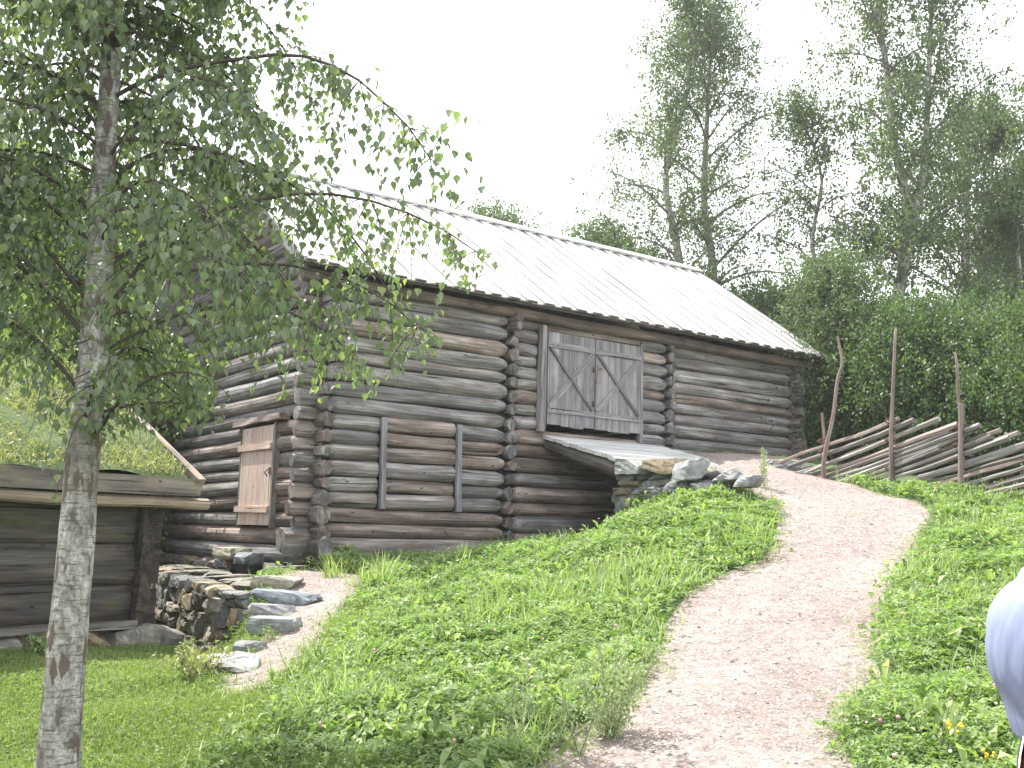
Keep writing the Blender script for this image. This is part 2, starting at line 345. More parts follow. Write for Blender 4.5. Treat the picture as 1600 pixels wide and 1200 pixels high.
for q in ((-3.12, 13, .90), (-2.72, 12, .70), (-2.5, 11, .56), (-2.45, 10, .43), (-2.45, 8.9, .33), (-3.5, 13, .0), (-3.1, 12, .08), (-2.95, 11, .15), (-2.95, 10, .25), (-3, 9, .26),
          (-4.5, 16.2, -.1), (-3.9, 14.5, -.05), (-3.35, 14.3, .95), (-2.45, 13.9, .96), (-1.9, 13.2, .93), (-1.9, 11.5, .68), (-1.7, 10, .48), (-1.6, 8.5, .33), (-1.3, 13.4, .97), (-.6, 12, .93), (-.7, 9, .52), (.2, 11, .95), (.0, 8, .48), (.1, 13, 1.27), (1.2, 13.2, 1.6), (2.2, 12.8, 1.8), (.9, 11.3, 1.12), (2.1, 11.2, 1.4),
          (-5, 9, .27), (-4, 10.5, .33), (-5.2, 10.3, .33), (-3.9, 12.1, .2), (-6, 13, .2), (-8, 15, .1), (-2.7, 6.3, .02), (-1.2, 6.3, .1), (-3.5, 4, 0), (0, 3, .05), (0, 5.5, .25), (0, 0, 0), (1.5, 0, 0), (-5, 2, 0), (-12, 0, .1), (-12, 10, .2), (-12, 20, .4), (0, -4, 0), (16, -4, .8), (-12, -4, 0), (-8, 22, .2)): cw(q)
ctrl = np.array(ctrl)
vs, _, fs, ov, _, _ = delaunay_2d_cdt([Vector(c[:2]) for c in ctrl], [], [], 0, 1e-6)
GX0, GY0, GS = -12., -4., .1
GXN, GYN = 281, 441
gx = GX0+np.arange(GXN)*GS; gy = GY0+np.arange(GYN)*GS; GXX, GYY = np.meshgrid(gx, gy); H = np.zeros_like(GXX)
vz = np.array([ctrl[o[0]][2] for o in ov]); vxy = np.array([tuple(v) for v in vs])
for f in fs:
    a, b, c = vxy[list(f)]; za, zb, zc = vz[list(f)]
    det = (b[1]-c[1])*(a[0]-c[0])+(c[0]-b[0])*(a[1]-c[1])
    if abs(det) < 1e-9: continue
    i0, i1 = int((min(a[0], b[0], c[0])-GX0)/GS), int((max(a[0], b[0], c[0])-GX0)/GS)+2
    j0, j1 = int((min(a[1], b[1], c[1])-GY0)/GS), int((max(a[1], b[1], c[1])-GY0)/GS)+2
    i0 = max(i0, 0); j0 = max(j0, 0); X = GXX[j0:j1, i0:i1]; Y = GYY[j0:j1, i0:i1]
    l1 = ((b[1]-c[1])*(X-c[0])+(c[0]-b[0])*(Y-c[1]))/det; l2 = ((c[1]-a[1])*(X-c[0])+(a[0]-c[0])*(Y-c[1]))/det; l3 = 1-l1-l2
    k = (l1 > -1e-6) & (l2 > -1e-6) & (l3 > -1e-6); H[j0:j1, i0:i1][k] = (l1*za+l2*zb+l3*zc)[k]
def blur(H, n):
    for _ in range(n):
        p = np.pad(H, 1, mode='edge'); H = (p[:-2, 1:-1]+p[2:, 1:-1]+p[1:-1, :-2]+p[1:-1, 2:]+2*H)/6
    return H
Hs = blur(H, 60); Hf = blur(H, 5)
_sd = C0; ss = (GXX-C0[0])*A[0]+(GYY-C0[1])*A[1]; tt = (GXX-C0[0])*B[0]+(GYY-C0[1])*B[1]
near = np.exp(-(np.maximum(0, np.hypot(np.maximum(0, np.abs(ss-4)-1.2), np.maximum(0, np.abs(tt+1.8)-2.2)))/.5)**2)
e2 = np.exp(-(np.maximum(0, np.hypot(np.maximum(0, np.abs(GXX+3.3)-.8), np.maximum(0, np.abs(GYY-13.5)-2.6)))/.4)**2)
wk = np.clip(near+e2, 0, 1); Hs = Hs*(1-wk)+Hf*wk
mic = rng.normal(0, 1, H.shape); mic = blur(mic, 12); Hs = Hs+mic/mic.std()*.012
def T(x, y):
    x = np.clip((np.asarray(x, float)-GX0)/GS, 0, GXN-1.001); y = np.clip((np.asarray(y, float)-GY0)/GS, 0, GYN-1.001)
    i = x.astype(int); j = y.astype(int); fx = x-i; fy = y-j
    return (Hs[j, i]*(1-fx)+Hs[j, i+1]*fx)*(1-fy)+(Hs[j+1, i]*(1-fx)+Hs[j+1, i+1]*fx)*fy
xs = np.r_[-110, -80, -45, -25, np.arange(-12, 10.01, .12), 11, 12, 13, 14, 16, 20, 30, 50, 80, 110]
ys = np.r_[-25, -12, -8, np.arange(-4, 0, .5), np.arange(0, 24.01, .12), np.arange(25, 41, 1.), 50, 70, 90, 125]
X, Y = np.meshgrid(xs, ys); Z = T(X, Y); nx = len(xs); mb = MB()
idx = np.arange(len(ys)*nx).reshape(len(ys), nx)
mb.add(np.c_[X.ravel(), Y.ravel(), Z.ravel()], np.c_[idx[:-1, :-1].ravel(), idx[:-1, 1:].ravel(), idx[1:, 1:].ravel(), idx[1:, :-1].ravel()])
tag(mb.build('ground', M['soil'], smooth=True), 'grassy hillside rising from the lawn to the barn', kind='structure')
def catmull(pts, n):
    p = np.asarray(pts, float); p = np.r_[[2*p[0]-p[1]], p, [2*p[-1]-p[-2]]]; out = []
    seg = len(p)-3
    for t in np.linspace(0, seg-1e-6, n):
        i = int(t); f = t-i; a, b, c, d = p[i:i+4]
        out.append(.5*((2*b)+(-a+c)*f+(2*a-5*b+4*c-d)*f*f+(-a+3*b-3*c+d)*f**3))
    return np.array(out)
def strip(name, Lp, Rp, mat, label, n=150, m=22, off=.012, jag=.06):
    Lc = catmull(Lp, n); Rc = catmull(Rp, n); lj = smooth_noise(n, n//3, jag)+smooth_noise(n, n//9, jag); rj = smooth_noise(n, n//3, jag)+smooth_noise(n, n//9, jag)
    V = []
    for i in range(n):
        d = Rc[i]-Lc[i]; L = np.linalg.norm(d)+1e-6; u = np.linspace(-lj[i]/L, 1+rj[i]/L, m); V.append(Lc[i]+u[:, None]*d)
    V = np.concatenate(V); edge = np.abs(np.tile(np.linspace(-1, 1, m), n)) > .97
    z = T(V[:, 0], V[:, 1])+off-edge*.03
    idx = np.arange(n*m).reshape(n, m); mb = MB(); mb.add(np.c_[V, z], np.c_[idx[:-1, :-1].ravel(), idx[:-1, 1:].ravel(), idx[1:, 1:].ravel(), idx[1:, :-1].ravel()])
    o = mb.build(name, mat, smooth=True); tag(o, label, kind='structure')
    return np.r_[Lc, Rc[::-1]]
pl = [(-.3, -3), (-.1, 0), (-.05, 3), (0, 4.6)]+[tuple(P(*q)[:2]) for q in PATH_L]+[tuple(Lb(4.25, -4.05)[:2]), tuple(Lb(4.25, -2.9)[:2]), tuple(Lb(4.25, -2.12)[:2])]
pr = [(1.5, -3), (1.6, 0), (1.7, 3), (1.75, 4.6)]+[tuple(P(*q)[:2]) for q in PATH_R]+[tuple(P(1300, 755, 16.4)[:2]), tuple(P(1225, 728, 17.9)[:2]), tuple(Lb(10.9, -.5)[:2]), tuple(Lb(9.5, -.13)[:2]), tuple(Lb(8.2, -.13)[:2]), tuple(Lb(7.0, -.13)[:2])]
POLY1 = strip('path', pl, pr, M['gravel'], 'pale pink gravel path climbing to the barn ramp', 190, 30)
gl = [(-3.1, 13.3), (-2.72, 12.2), (-2.5, 11), (-2.45, 10), (-2.4, 9), (-2.2, 8.3)]
gr = [(-1.9, 14.0), (-1.75, 13.0), (-1.75, 11.7), (-1.8, 10.6), (-1.75, 9.4), (-1.85, 8.5)]
gl = [(-3.0, 14.6)]+gl; gr = [(-2.75, 14.55)]+gr
POLY2 = strip('footpath', gl, gr, M['gravel'], 'short gravel footpath from the barn corner to the lawn', 90, 14, jag=.04)
ll = [(-4.2, 16.6), (-3.7, 14.2), (-3.45, 12.6), (-3.1, 11.4), (-2.9, 10.6)]; lr = [(-5.2, 16.9), (-4.5, 14.2), (-3.9, 12.9), (-3.6, 11.9), (-3.3, 11.2)]
mud = plain('red_soil', (.19, .115, .09), .95, 25, .5)
POLY3 = strip('path', lr, ll, mud, 'bare reddish soil lane between the cabin and the stone wall', 50, 10, .01)
def inside(poly, x, y):
    c = np.zeros(x.shape, bool); n = len(poly); j = n-1
    for i in range(n):
        xi, yi = poly[i]; xj, yj = poly[j]
        if yi != yj: c ^= ((yi > y) != (yj > y)) & (x < (xj-xi)*(y-yi)/(yj-yi)+xi)
        j = i
    return c

# ------------------------------------------------------------------ barn
barn = empty('log_barn', tuple(C0), math.atan2(A[1], A[0]), label='large grey log barn with pale board roof, beside the ramp', cat='barn')
LEN, WID, ZB, ZE, ZR = 10.7, 6.5, 1.13, 5.2, 7.9
GREYS = [(1, 1, 1.02), (.92, .95, .98), (1.1, 1.09, 1.08), (.86, .86, .88), (1.02, .97, .93), (.95, .98, .93), (1.05, 1.03, 1.05)]
ROSY = [(1.1, .95, .88), (1.0, .86, .79), (1.15, 1.02, .95), (.9, .78, .71)]
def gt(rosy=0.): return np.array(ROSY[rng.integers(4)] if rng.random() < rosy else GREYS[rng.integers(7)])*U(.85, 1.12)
def wlog(mb, p0, p1, r, tint, flat=.9, neck0=False, neck1=False, sides=14, hewn=False, r1=None):
    """a wall log; neck makes the hewn narrowing next to a notch"""
    p0 = np.asarray(p0, float); p1 = np.asarray(p1, float); L = np.linalg.norm(p1-p0); n = max(5, int(L/.16))
    u = np.linspace(0, 1, n); u = np.unique(np.r_[u, .05/L, .16/L, 1-.05/L, 1-.16/L]); n = len(u)
    pts = p0+u[:, None]*(p1-p0); r1 = r if r1 is None else r1
    pts[:, 2] += smooth_noise(n, max(2, int(L*.8)), .005); pts[:, 1 if abs(p1[0]-p0[0]) > abs(p1[1]-p0[1]) else 0] += smooth_noise(n, max(2, int(L)), .008)
    rad = (r+(r1-r)*u)*(1+smooth_noise(n, max(2, int(L*2)), .025))
    if neck0: rad *= np.interp(u*L, [0, .05, .16], [.66, .78, 1])
    if neck1: rad *= np.interp((1-u)*L, [0, .05, .16], [.66, .78, 1])
    tube(mb, pts, rad, sides, tint, flat, .012)
def rows(z0, z1, pitch, jit=.02):
    n = max(1, round((z1-z0)/pitch)); e = np.linspace(z0, z1, n+1); e[1:-1] += rng.normal(0, jit, n-1); return e
def bay(mb, s0, s1, edges, rosy=0., neck=(1, 1), out=0., t=0.0):
    for a, b in zip(edges[:-1], edges[1:]):
        r = (b-a)/2*1.0; k = U(-.01, .01)
        wlog(mb, (s0, t-out+U(-.01, .01), (a+b)/2-k), (s1, t-out+U(-.01, .01), (a+b)/2+k), r*U(.97, 1.03), gt(rosy), U(.85, 1.0), *neck)
S1, S2 = 3.4, 7.06
e_main = rows(1.46, 1.9, .22, .005); e_up = rows(3.28, ZE, .235)
mb = MB()
# ground log, two long logs, then the pieced-in section with two battens, then the long upper logs
wlog(mb, (.05, -.02, 1.29), (S1, -.02, 1.29), .185, gt()*.95, .9)
bay(mb, .1, S1-.08, e_main, .8)
e_mid = rows(1.9, 3.28, .228, .012)
bay(mb, .1, .98, e_mid, .1, (1, 0)); bay(mb, 1.04, 2.32, e_mid+np.r_[0, rng.normal(0, .02, len(e_mid)-2), 0], .35, (0, 0), .03); bay(mb, 2.4, S1-.08, e_mid+np.r_[0, rng.normal(0, .03, len(e_mid)-2), 0], .75, (0, 1))
bay(mb, .1, S1-.08, e_up, .03)
# middle bay: below the door full width, above on both sides
e_low = rows(1.15, 3.3, .235)
bay(mb, S1+.08, S2-.08, e_low, .6)
e_side = rows(3.3, 4.98, .22); bay(mb, S1+.08, 3.93, e_side, .1, (1, 0)); bay(mb, 6.33, S2-.08, rows(3.2, ZE, .22), .15, (0, 1))
wlog(mb, (S1+.08, 0, 5.09), (6.3, 0, 5.09), .11, (.9, .8, .7))
# right bay
bay(mb, S2+.08, LEN-.08, rows(3.2, ZE-.02, .222), .08)
wlog(mb, (S2-.5, 0, 3.1), (LEN, 0, 3.1), .13, gt()); wlog(mb, (S2, 0, 2.9), (LEN, 0, 2.9), .13, gt())
mb.build('wall', M['log'], barn)
mb = MB()   # rear and right walls and the backing behind the seams
for e in rows(3.2, ZE, .235)[:-1]: wlog(mb, (LEN, .1, e+.12), (LEN, WID-.1, e+.12), .125, gt()); wlog(mb, (LEN-.1, WID, e+.12), (.1, WID, e+.12), .125, gt())
for e in rows(.9, 3.2, .235)[:-1]: wlog(mb, (LEN-.1, WID, e+.12), (.1, WID, e+.12), .125, gt()*.8)
z = ZE+.1
while z < ZR-.3:
    w = (ZR-.12-z)/((ZR-ZE)/(WID/2)); wlog(mb, (LEN, WID/2-w, z), (LEN, WID/2+w, z), .12, gt()); z += .235
mb.build('wall', M['log'], barn)
mb = MB()
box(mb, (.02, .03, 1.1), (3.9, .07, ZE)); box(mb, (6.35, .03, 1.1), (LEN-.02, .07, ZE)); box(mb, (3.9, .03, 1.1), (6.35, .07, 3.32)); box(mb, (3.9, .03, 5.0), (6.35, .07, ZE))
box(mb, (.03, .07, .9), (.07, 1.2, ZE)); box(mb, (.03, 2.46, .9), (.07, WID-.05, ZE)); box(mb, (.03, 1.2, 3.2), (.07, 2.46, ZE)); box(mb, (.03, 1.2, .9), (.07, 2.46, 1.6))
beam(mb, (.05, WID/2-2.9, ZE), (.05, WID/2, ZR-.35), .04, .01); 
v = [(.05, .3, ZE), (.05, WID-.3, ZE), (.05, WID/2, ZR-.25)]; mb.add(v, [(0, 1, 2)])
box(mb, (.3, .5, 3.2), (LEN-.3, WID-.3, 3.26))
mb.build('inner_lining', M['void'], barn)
# gable wall facing the cabin
mb = MB(); GD0, GD1 = 1.2, 2.46
eg = rows(1.6, 3.22, .232, .02)
def glog(t0, t1, a, b, neck=(0, 0), rosy=.25, dt=.018):
    k = rng.normal(0, dt); r = (b-a)/2*1.0
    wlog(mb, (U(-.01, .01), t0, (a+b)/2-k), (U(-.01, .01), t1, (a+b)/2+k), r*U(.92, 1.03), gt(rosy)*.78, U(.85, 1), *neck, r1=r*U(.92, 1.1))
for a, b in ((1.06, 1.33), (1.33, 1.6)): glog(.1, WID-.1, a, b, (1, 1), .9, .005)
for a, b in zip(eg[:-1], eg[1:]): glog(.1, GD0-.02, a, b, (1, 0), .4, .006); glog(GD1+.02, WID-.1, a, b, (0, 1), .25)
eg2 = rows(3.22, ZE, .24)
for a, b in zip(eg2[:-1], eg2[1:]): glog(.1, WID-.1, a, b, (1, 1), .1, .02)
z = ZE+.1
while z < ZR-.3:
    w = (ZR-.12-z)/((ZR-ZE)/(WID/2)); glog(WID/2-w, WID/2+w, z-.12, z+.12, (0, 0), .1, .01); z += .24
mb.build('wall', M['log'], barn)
# notched log ends at the corners and where the cross walls come through
def stack(sx, ty, zs, direction, size=.112, ln=(.16, .24), big=False, first=None):
    mb = MB(); d = np.array(direction, float)
    for i, z in enumerate(zs):
        L = U(*ln); r = size*U(.82, 1.14); tint = gt(.3)*U(.6, .9)
        if first and i < len(first): L, r = first[i]
        p = np.array([sx, ty, z]); a = p-d*.16; b = p+d*L
        sdv = np.array([-d[1], d[0], 0]); jz = U(-.015, .015)
        tube(mb, [a, p+d*.05+(0, 0, jz), b-d*.03+(0, 0, jz), b+(0, 0, jz)], [r*.72, r*.98, r, r*.9], int(rng.integers(5, 9)), tint, U(.8, 1.02), .08, fac=0)
    return mb.build('log_end', M['log'] if not big else M['log'], barn)
zz = np.arange(1.25, ZE, .229)+.06
stack(0, -.1, zz, (0, -1, 0), ln=(.2, .27), first=[(.34, .17), (.26, .13), (.24, .15)])
stack(-.1, 0, zz+.1, (-1, 0, 0), ln=(.2, .28), size=.118, first=[(.38, .19), (.2, .11), (.3, .12), (.26, .15)])
stack(S1, -.08, np.arange(1.3, 4.9, .229), (0, -1, 0), ln=(.05, .11), size=.108)
stack(S1, -.06, [4.98, 5.12], (0, -1, 0), ln=(.2, .25), size=.1)
stack(S2, -.08, np.arange(2.9, ZE, .222), (0, -1, 0), ln=(.05, .11), size=.108)
stack(LEN, -.08, np.arange(3.1, ZE, .222), (0, -1, 0), ln=(.14, .22), size=.12)
stack(LEN+.05, 0, np.arange(3.2, ZE, .222), (1, 0, 0), ln=(.14, .22), size=.115)
stack(-.1, WID, np.arange(1.2, ZE, .23), (-1, 0, 0), ln=(.25, .4), size=.12)
# eave plate
mb = MB(); n = 40; u = np.linspace(0, 1, n); pts = np.c_[-.45+u*11.7, np.full(n, -.16)+smooth_noise(n, 9, .012), np.full(n, ZE+.02)+smooth_noise(n, 9, .01)]
tube(mb, pts, .095+smooth_noise(n, 12, .006), 10, (1, 1, 1), .9, .02)
mb.build('wall_plate', M['eave'], barn)
# battens on the long wall
for s in (1.01, 2.36):
    mb = MB(); beam(mb, (s+.02, -.17, 1.9), (s, -.15, 3.26), .085, .06, (0, 1, 0), gt()*1.05, .004, seg=5); mb.build('batten', M['plank'], barn)
# roof
TH = math.atan2(ZR-(ZE+.16), WID/2+.42); RX0, RX1 = -.55, 11.25
roof = None
mb = MB(); EZ = ZE+.16; ET = -.42; nrm = np.array([0, -math.sin(TH), math.cos(TH)])
def rpt(s, k, h=0): return np.array([s, ET+(WID/2-ET)*k, EZ+(ZR-EZ)*k])+nrm*h
def rptb(s, k, h=0): q = rpt(s, k, h); return np.array([q[0], WID-q[1], q[2]])
s = RX0; 
while s < RX1-.05:   # under boards
    w = U(.22, .26); w = min(w, RX1-s); beam(mb, rpt(s+w/2, U(-.008, .004), .012), rpt(s+w/2, 1, .012), w-.004, .024, nrm, gt()*.5+.47*U(.95, 1.05), .0015, seg=6); s += w
mb2 = MB(); s = RX0+.02
while s < RX1-.05:
    w = U(.15, .19); beam(mb2, rpt(s+w/2, U(-.012, -.004), .042+U(0, .004)), rpt(s+w/2, .996, .042), w, .02, nrm, gt()*.5+.47*U(.95, 1.05), .002, seg=6); beam(mb2, rpt(s+w/2, -.0135, .042), rpt(s+w/2, -.004, .042), w+.006, .034, nrm, (.2, .19, .19)); s += .36+U(-.02, .02)  # cover boards; dark end caps paint in the shade on their eave ends
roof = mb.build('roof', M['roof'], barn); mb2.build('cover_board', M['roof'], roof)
mb = MB(); beam(mb, rptb(RX0, .5, .03), rptb(RX1, .5, .03), np.linalg.norm(rptb(0, 1)-rptb(0, 0)), .05, (0, math.sin(TH), math.cos(TH)), (.9, .9, .9)); mb.build('rear_slope', M['roof'], roof)
mb = MB()
for i in range(4):
    a = RX0-.05+i*(RX1-RX0+.1)/4; b = a+(RX1-RX0+.1)/4-.004; beam(mb, rpt(a, .985, .085+.004*(i % 2)), rpt(b, .985, .085+.004*(i % 2)), .22, .035, nrm, gt(), .002, seg=4)
nb_ = np.array([0, math.sin(TH), math.cos(TH)])
beam(mb, rptb(RX0-.05, .97, .085), rptb(RX1+.05, .97, .085), .2, .035, nb_, gt())
mb.build('ridge_board', M['roof'], roof)
mb = MB()   # dark eave board edge and purlins
beam(mb, rpt(RX0, .02, -.035), rpt(RX1, .02, -.035), .16, .05, nrm, (.7, .75, .8), .003, seg=20)
for k in (.45, .8): tube(mb, [rpt(RX0+.05, k, -.12), rpt(RX1-.05, k, -.12)], .1, 8, (.8, .8, .8))
mb.build('purlin', M['eave'], barn)
for sx in (RX0, RX1):
    mb = MB(); o = -.015 if sx < 0 else .015
    beam(mb, rpt(sx+o, -.0, -.02), rpt(sx+o, 1, -.02), .03, .15, nrm, (.8, .8, .82), .002, seg=4); mb.build('barge_board', M['plank'], barn)
# double door
def nails(mb, pts, d, r=.011):
    for p in pts: tube(mb, [np.asarray(p)-np.asarray(d)*.004, np.asarray(p)+np.asarray(d)*.006], r, 6, (1, 1, 1))
def door_leaf(s0, s1, flip):
    e = None; mb = MB(); z0, z1 = 3.40, 5.0; ns = 3; ws = np.array([1.2, 1, .9, .95]); ws = ws/ws.sum()*(s1-s0); s = s0
    for i, w in enumerate(ws):
        beam(mb, (s+w/2, -.13, z0+U(-.02, .02)), (s+w/2, -.13, z1), w-.004, .03, (0, 1, 0), gt()*U(.85, 1.1), .001, seg=3); s += w
    panel = mb.build('door', M['plank'], barn)
    for z in (3.66, 4.78): mb = MB(); beam(mb, (s0-.01, -.157, z), (s1-.01, -.157, z), .024, .09, (0, 0, 1), (1.05, 1.05, 1.05), .001, seg=3); mb.build('ledge', M['plank'], panel)
    mb = MB(); beam(mb, (s0+.04, -.153, 3.72), (s1-.05, -.153, 4.73), .018, .095, (0, 0, 1), (1, 1, 1.02), .001); mb.build('brace', M['plank'], panel)
    mb = MB(); beam(mb, (s0+.03, -.168, 4.73), (s1-.06, -.168, 3.72), .03, .05, (0, 0, 1), (.62, .62, .65), .001); mb.build('brace', M['plank'], panel)
    xs_ = [s0+.08, s0+.2, s0+.33, s0+.47] if not flip else [s1-.08, s1-.2, s1-.33, s1-.45]
    for x in xs_:
        for z in (3.66, 4.78): mb = MB(); nails(mb, [(x, -.17, z)], (0, -1, 0)); mb.build('nail', M['iron'], panel)
    return panel
dl = door_leaf(4.12, 5.165, 0); dr = door_leaf(5.185, 6.25, 1)
mb = MB()
for z in (4.45, 3.85): box(mb, (5.12, -.18, z-.05), (5.135, -.15, z+.05)); tube(mb, [(5.11, -.18, z+.04), (5.1, -.2, z), (5.13, -.19, z-.05)], .008, 6)
box(mb, (5.24, -.165, 4.45), (5.31, -.15, 4.5)); 
mb.build('latch', M['iron'], dl)
mb = MB(); beam(mb, (5.245, -.155, 4.22), (5.26, -.155, 4.55), .07, .015, (0, 1, 0), (1.1, .95, .85)); mb.build('lock_plate', M['plank'], dr)
mb = MB(); beam(mb, (3.985, -.14, 3.28), (4.0, -.14, 5.08), .09, .12, (0, 1, 0), (1.05, 1.0, .97), .004, seg=6); mb.build('door_post', M['plank'], barn)
mb = MB(); beam(mb, (4.075, -.11, 3.3), (4.085, -.11, 5.06), .05, .06, (0, 1, 0), (.45, .43, .43), .003, seg=4); mb.build('door_frame', M['plank'], barn); mb = MB(); beam(mb, (6.29, -.1, 3.25), (6.3, -.1, 5.04), .07, .09, (0, 1, 0), (.8, .8, .82), .003, seg=4); mb.build('door_frame', M['plank'], barn)
mb = MB(); box(mb, (4.1, .12, 3.24), (6.28, .6, 3.29), (.5, .5, .5)); mb.build('threshold', M['plank'], barn)
# small gable door
mb = MB(); ws = np.array([1, 1.2, .9]); ws = ws/ws.sum()*(GD1-GD0-.03); s = GD0+.015
for w in ws: beam(mb, (-.135, s+w/2, 1.62), (-.135, s+w/2, 3.16), .03, w-.004, (0, 1, 0), (1, U(.95, 1.03), U(.94, 1.02)), .001, seg=3); s += w
gd = mb.build('door', M['pale'], barn)
for z in (1.86, 2.83):
    mb = MB(); beam(mb, (-.17, GD0+.02, z), (-.17, GD1+.06, z+.01), .04, .1, (0, 0, 1), (.95, .93, .92), .002, seg=3); mb.build('ledge', M['pale'], gd)
mb = MB(); box(mb, (-.165, GD0+.03, 2.4), (-.15, GD0+.1, 2.5)); tube(mb, [(-.19, GD0+.06, 2.47), (-.24, GD0+.06, 2.42), (-.19, GD0+.06, 2.36)], .012, 6); mb.build('lock', M['iron'], gd)
mb = MB(); beam(mb, (-.1, GD0-.03, 1.58), (-.1, GD0-.03, 3.2), .1, .05, (0, 1, 0), (.8, .8, .8)); mb.build('door_post', M['log'], barn); mb = MB(); beam(mb, (-.1, GD1+.02, 1.58), (-.1, GD1+.02, 3.2), .1, .05, (0, 1, 0), (.5, .5, .5)); mb.build('door_post', M['log'], barn); mb = MB()
beam(mb, (-.12, GD0-.3, 3.27), (-.12, GD1+.3, 3.25), .18, .1, (0, 0, 1), (1.05, .95, .9), .006, seg=5); mb.build('lintel', M['log'], barn)
mb = MB(); box(mb, (.2, GD0, 1.5), (.25, GD1, 3.25)); mb.build('inner_lining', M['void'], barn)

# ------------------------------------------------------------------ ramp
rampE = empty('wooden_ramp', tuple(Lb(4.1, -1.0)), math.atan2(A[1], A[0]), label='plank ramp sloping from the stone pier up to the double door', cat='ramp')
mb = MB(); t = 0.92   # local frame: x along the wall (0..2.7), y: 1.0 is the wall, -1.2 the pier
zr = lambda y: 3.23+(y-1.0)*(.54/2.2)
y = .9; rd = np.array([0, .54/2.2, -1.]); rn = np.array([0, -.54/2.2, 1.]); rn /= np.linalg.norm(rn)
while y > -1.6:
    w = U(.15, .22); beam(mb, (-.06+U(-.03, .03), y-w/2, zr(y-w/2)+U(-.004, .004)), (2.72+U(-.04, .04), y-w/2, zr(y-w/2)+U(-.004, .004)), w-.008, .06, rn, gt()*U(.95, 1.2), .003, seg=4); y -= w
mb.build('deck', M['roof'], rampE)
for x in (.08, 1.3, 2.5):
    mb = MB(); pts = np.array([(x, .9, zr(.9)-.12), (x, 0, zr(0)-.15), (x, -1.25, zr(-1.25)-.17)]); tube(mb, pts, [.09, .12, .15], 9, gt()*.9, .9, .03); mb.build('beam', M['dlog'], rampE)

# ------------------------------------------------------------------ stone walls
TS = [(1, 1, 1), (.7, .72, .76), (1.4, 1.36, 1.3), (1.5, 1.25, .9), (.5, .51, .53), (1.25, 1.1, .92), (.9, .95, 1)]
def stone_face(mb, p0, p1, zb0, zb1, zt0, zt1, depth=.3, hrow=(.13, .26), wst=(.16, .5), tint=1., small=.2):
    p0 = np.asarray(p0, float)[:2]; p1 = np.asarray(p1, float)[:2]; L = np.linalg.norm(p1-p0); d = (p1-p0)/L; n = np.array([-d[1], d[0]]); rz = math.atan2(d[1], d[0])
    hmax = max(zt0, zt1)-min(zb0, zb1); base = min(zb0, zb1); z = base
    while z < base+hmax:
        h = U(*hrow); x = -U(0, .1)
        while x < L:
            w = U(*wst)*(1.3 if h > .2 else 1); xc = min(x+w/2, L); k = xc/L; zt = zt0+(zt1-zt0)*k; zc = z+h/2
            hh = h
            if zt-z < .06: x += w; continue
            if z+h > zt: hh = zt-z; zc = z+hh/2
            if zc > (zb0+(zb1-zb0)*k)-.2:
                c = p0+d*xc+n*(-depth/2+U(-.03, .04)); tn = np.array(TS[rng.integers(7)])*U(.7, 1.15)*tint
                if rng.random() < small and hh > .14:
                    for q in (-.25, .25): rock(mb, (*(c+d*q*w), zc+q*.3*hh), (w*.52, depth, hh*.6), rz, (U(-.1, .1), U(-.2, .2)), tn*U(.8, 1.1)); rock(mb, (*(c+d*q*w), zc-q*.3*hh), (w*.52, depth, hh*.5), rz, (0, 0), tn*U(.7, 1.1))
                else: rock(mb, (*c, zc), (w*1.02, depth*U(.9, 1.1), hh*1.05), rz, (U(-.06, .06), U(-.08, .08)), tn, cuts=5, rnd=.22, hmin=.82)
            x += w
        z += h*.97
# foundation below the gable
mb = MB(); q0 = Lb(.02, 7.0); q1 = Lb(.02, 1.6)
stone_face(mb, q0, q1, -.25, -.1, .86, .86, .3, tint=.8, small=.35)
a = Lb(-.12, 6.9)
x = 6.8
while x > .3:
    w = U(.3, .55) if not (1.3 < x < 2.6) else 1.1; c = Lb(.0, x-w/2, .96); big = w > 1; rock(mb, c, (w*1.0, .5, .2), AZ+math.pi/2+R_(0)+math.atan2(B[1], B[0])-AZ-math.pi/2, (0, 0), np.array(TS[rng.integers(7)])*(.9 if not big else .85), cuts=4); x -= w
for c, sz in ((Lb(.15, .1, .93), (.5, .5, .3)), (Lb(.15, -.05, .83), (.8, .5, .2)), (Lb(.7, 0, .98), (.5, .3, .2)), (Lb(1.5, 0, 1.0), (.8, .3, .16)), (Lb(2.6, 0, 1.0), (.9, .3, .16))): rock(mb, c, sz, math.atan2(A[1], A[0]), (0, 0), np.array((.8, .82, .86)))
f1 = mb.build('stone_foundation', M['darkstone']); tag(f1, 'dark rubble stone foundation under the barn gable', 'stone foundation')
mb = MB(); stone_face(mb, (-5.35, 16.6), (-3.32, 13.0), -.2, 0, .94, .86, .34, (.11, .25), (.13, .4), 1.05, .3)
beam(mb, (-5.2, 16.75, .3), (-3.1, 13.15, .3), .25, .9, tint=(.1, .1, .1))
stone_face(mb, (-3.32, 12.98), (-2.95, 12.75), .0, .3, .84, .8, .3, (.12, .24), (.12, .24), 1.15, .2)
for i in range(7):
    k = i/6; c = np.array([-5.2, 16.75])*(1-k)+np.array([-3.15, 13.15])*k; rock(mb, (c[0]+.05, c[1]+.05, .93-.04*k), (.62, .4, .07), U(0, 3), (0, 0), np.array((1.1, 1.08, 1.0)))
tag(mb.build('retaining_wall', M['darkstone']), 'rubble retaining wall ending beside the flat step stones', 'stone wall')
rock_b = MB(); rock(rock_b, Lb(-.32, 2.15, 1.16), (.8, .36, .2), math.atan2(B[1], B[0]), (0, 0), (1.2, 1.1, .85), cuts=3); o = rock_b.build('door_step', M['stone'], origin=tuple(Lb(-.32, 2.15, 1.04))); tag(o, 'rough stone block lying below the small plank door', 'stone block')
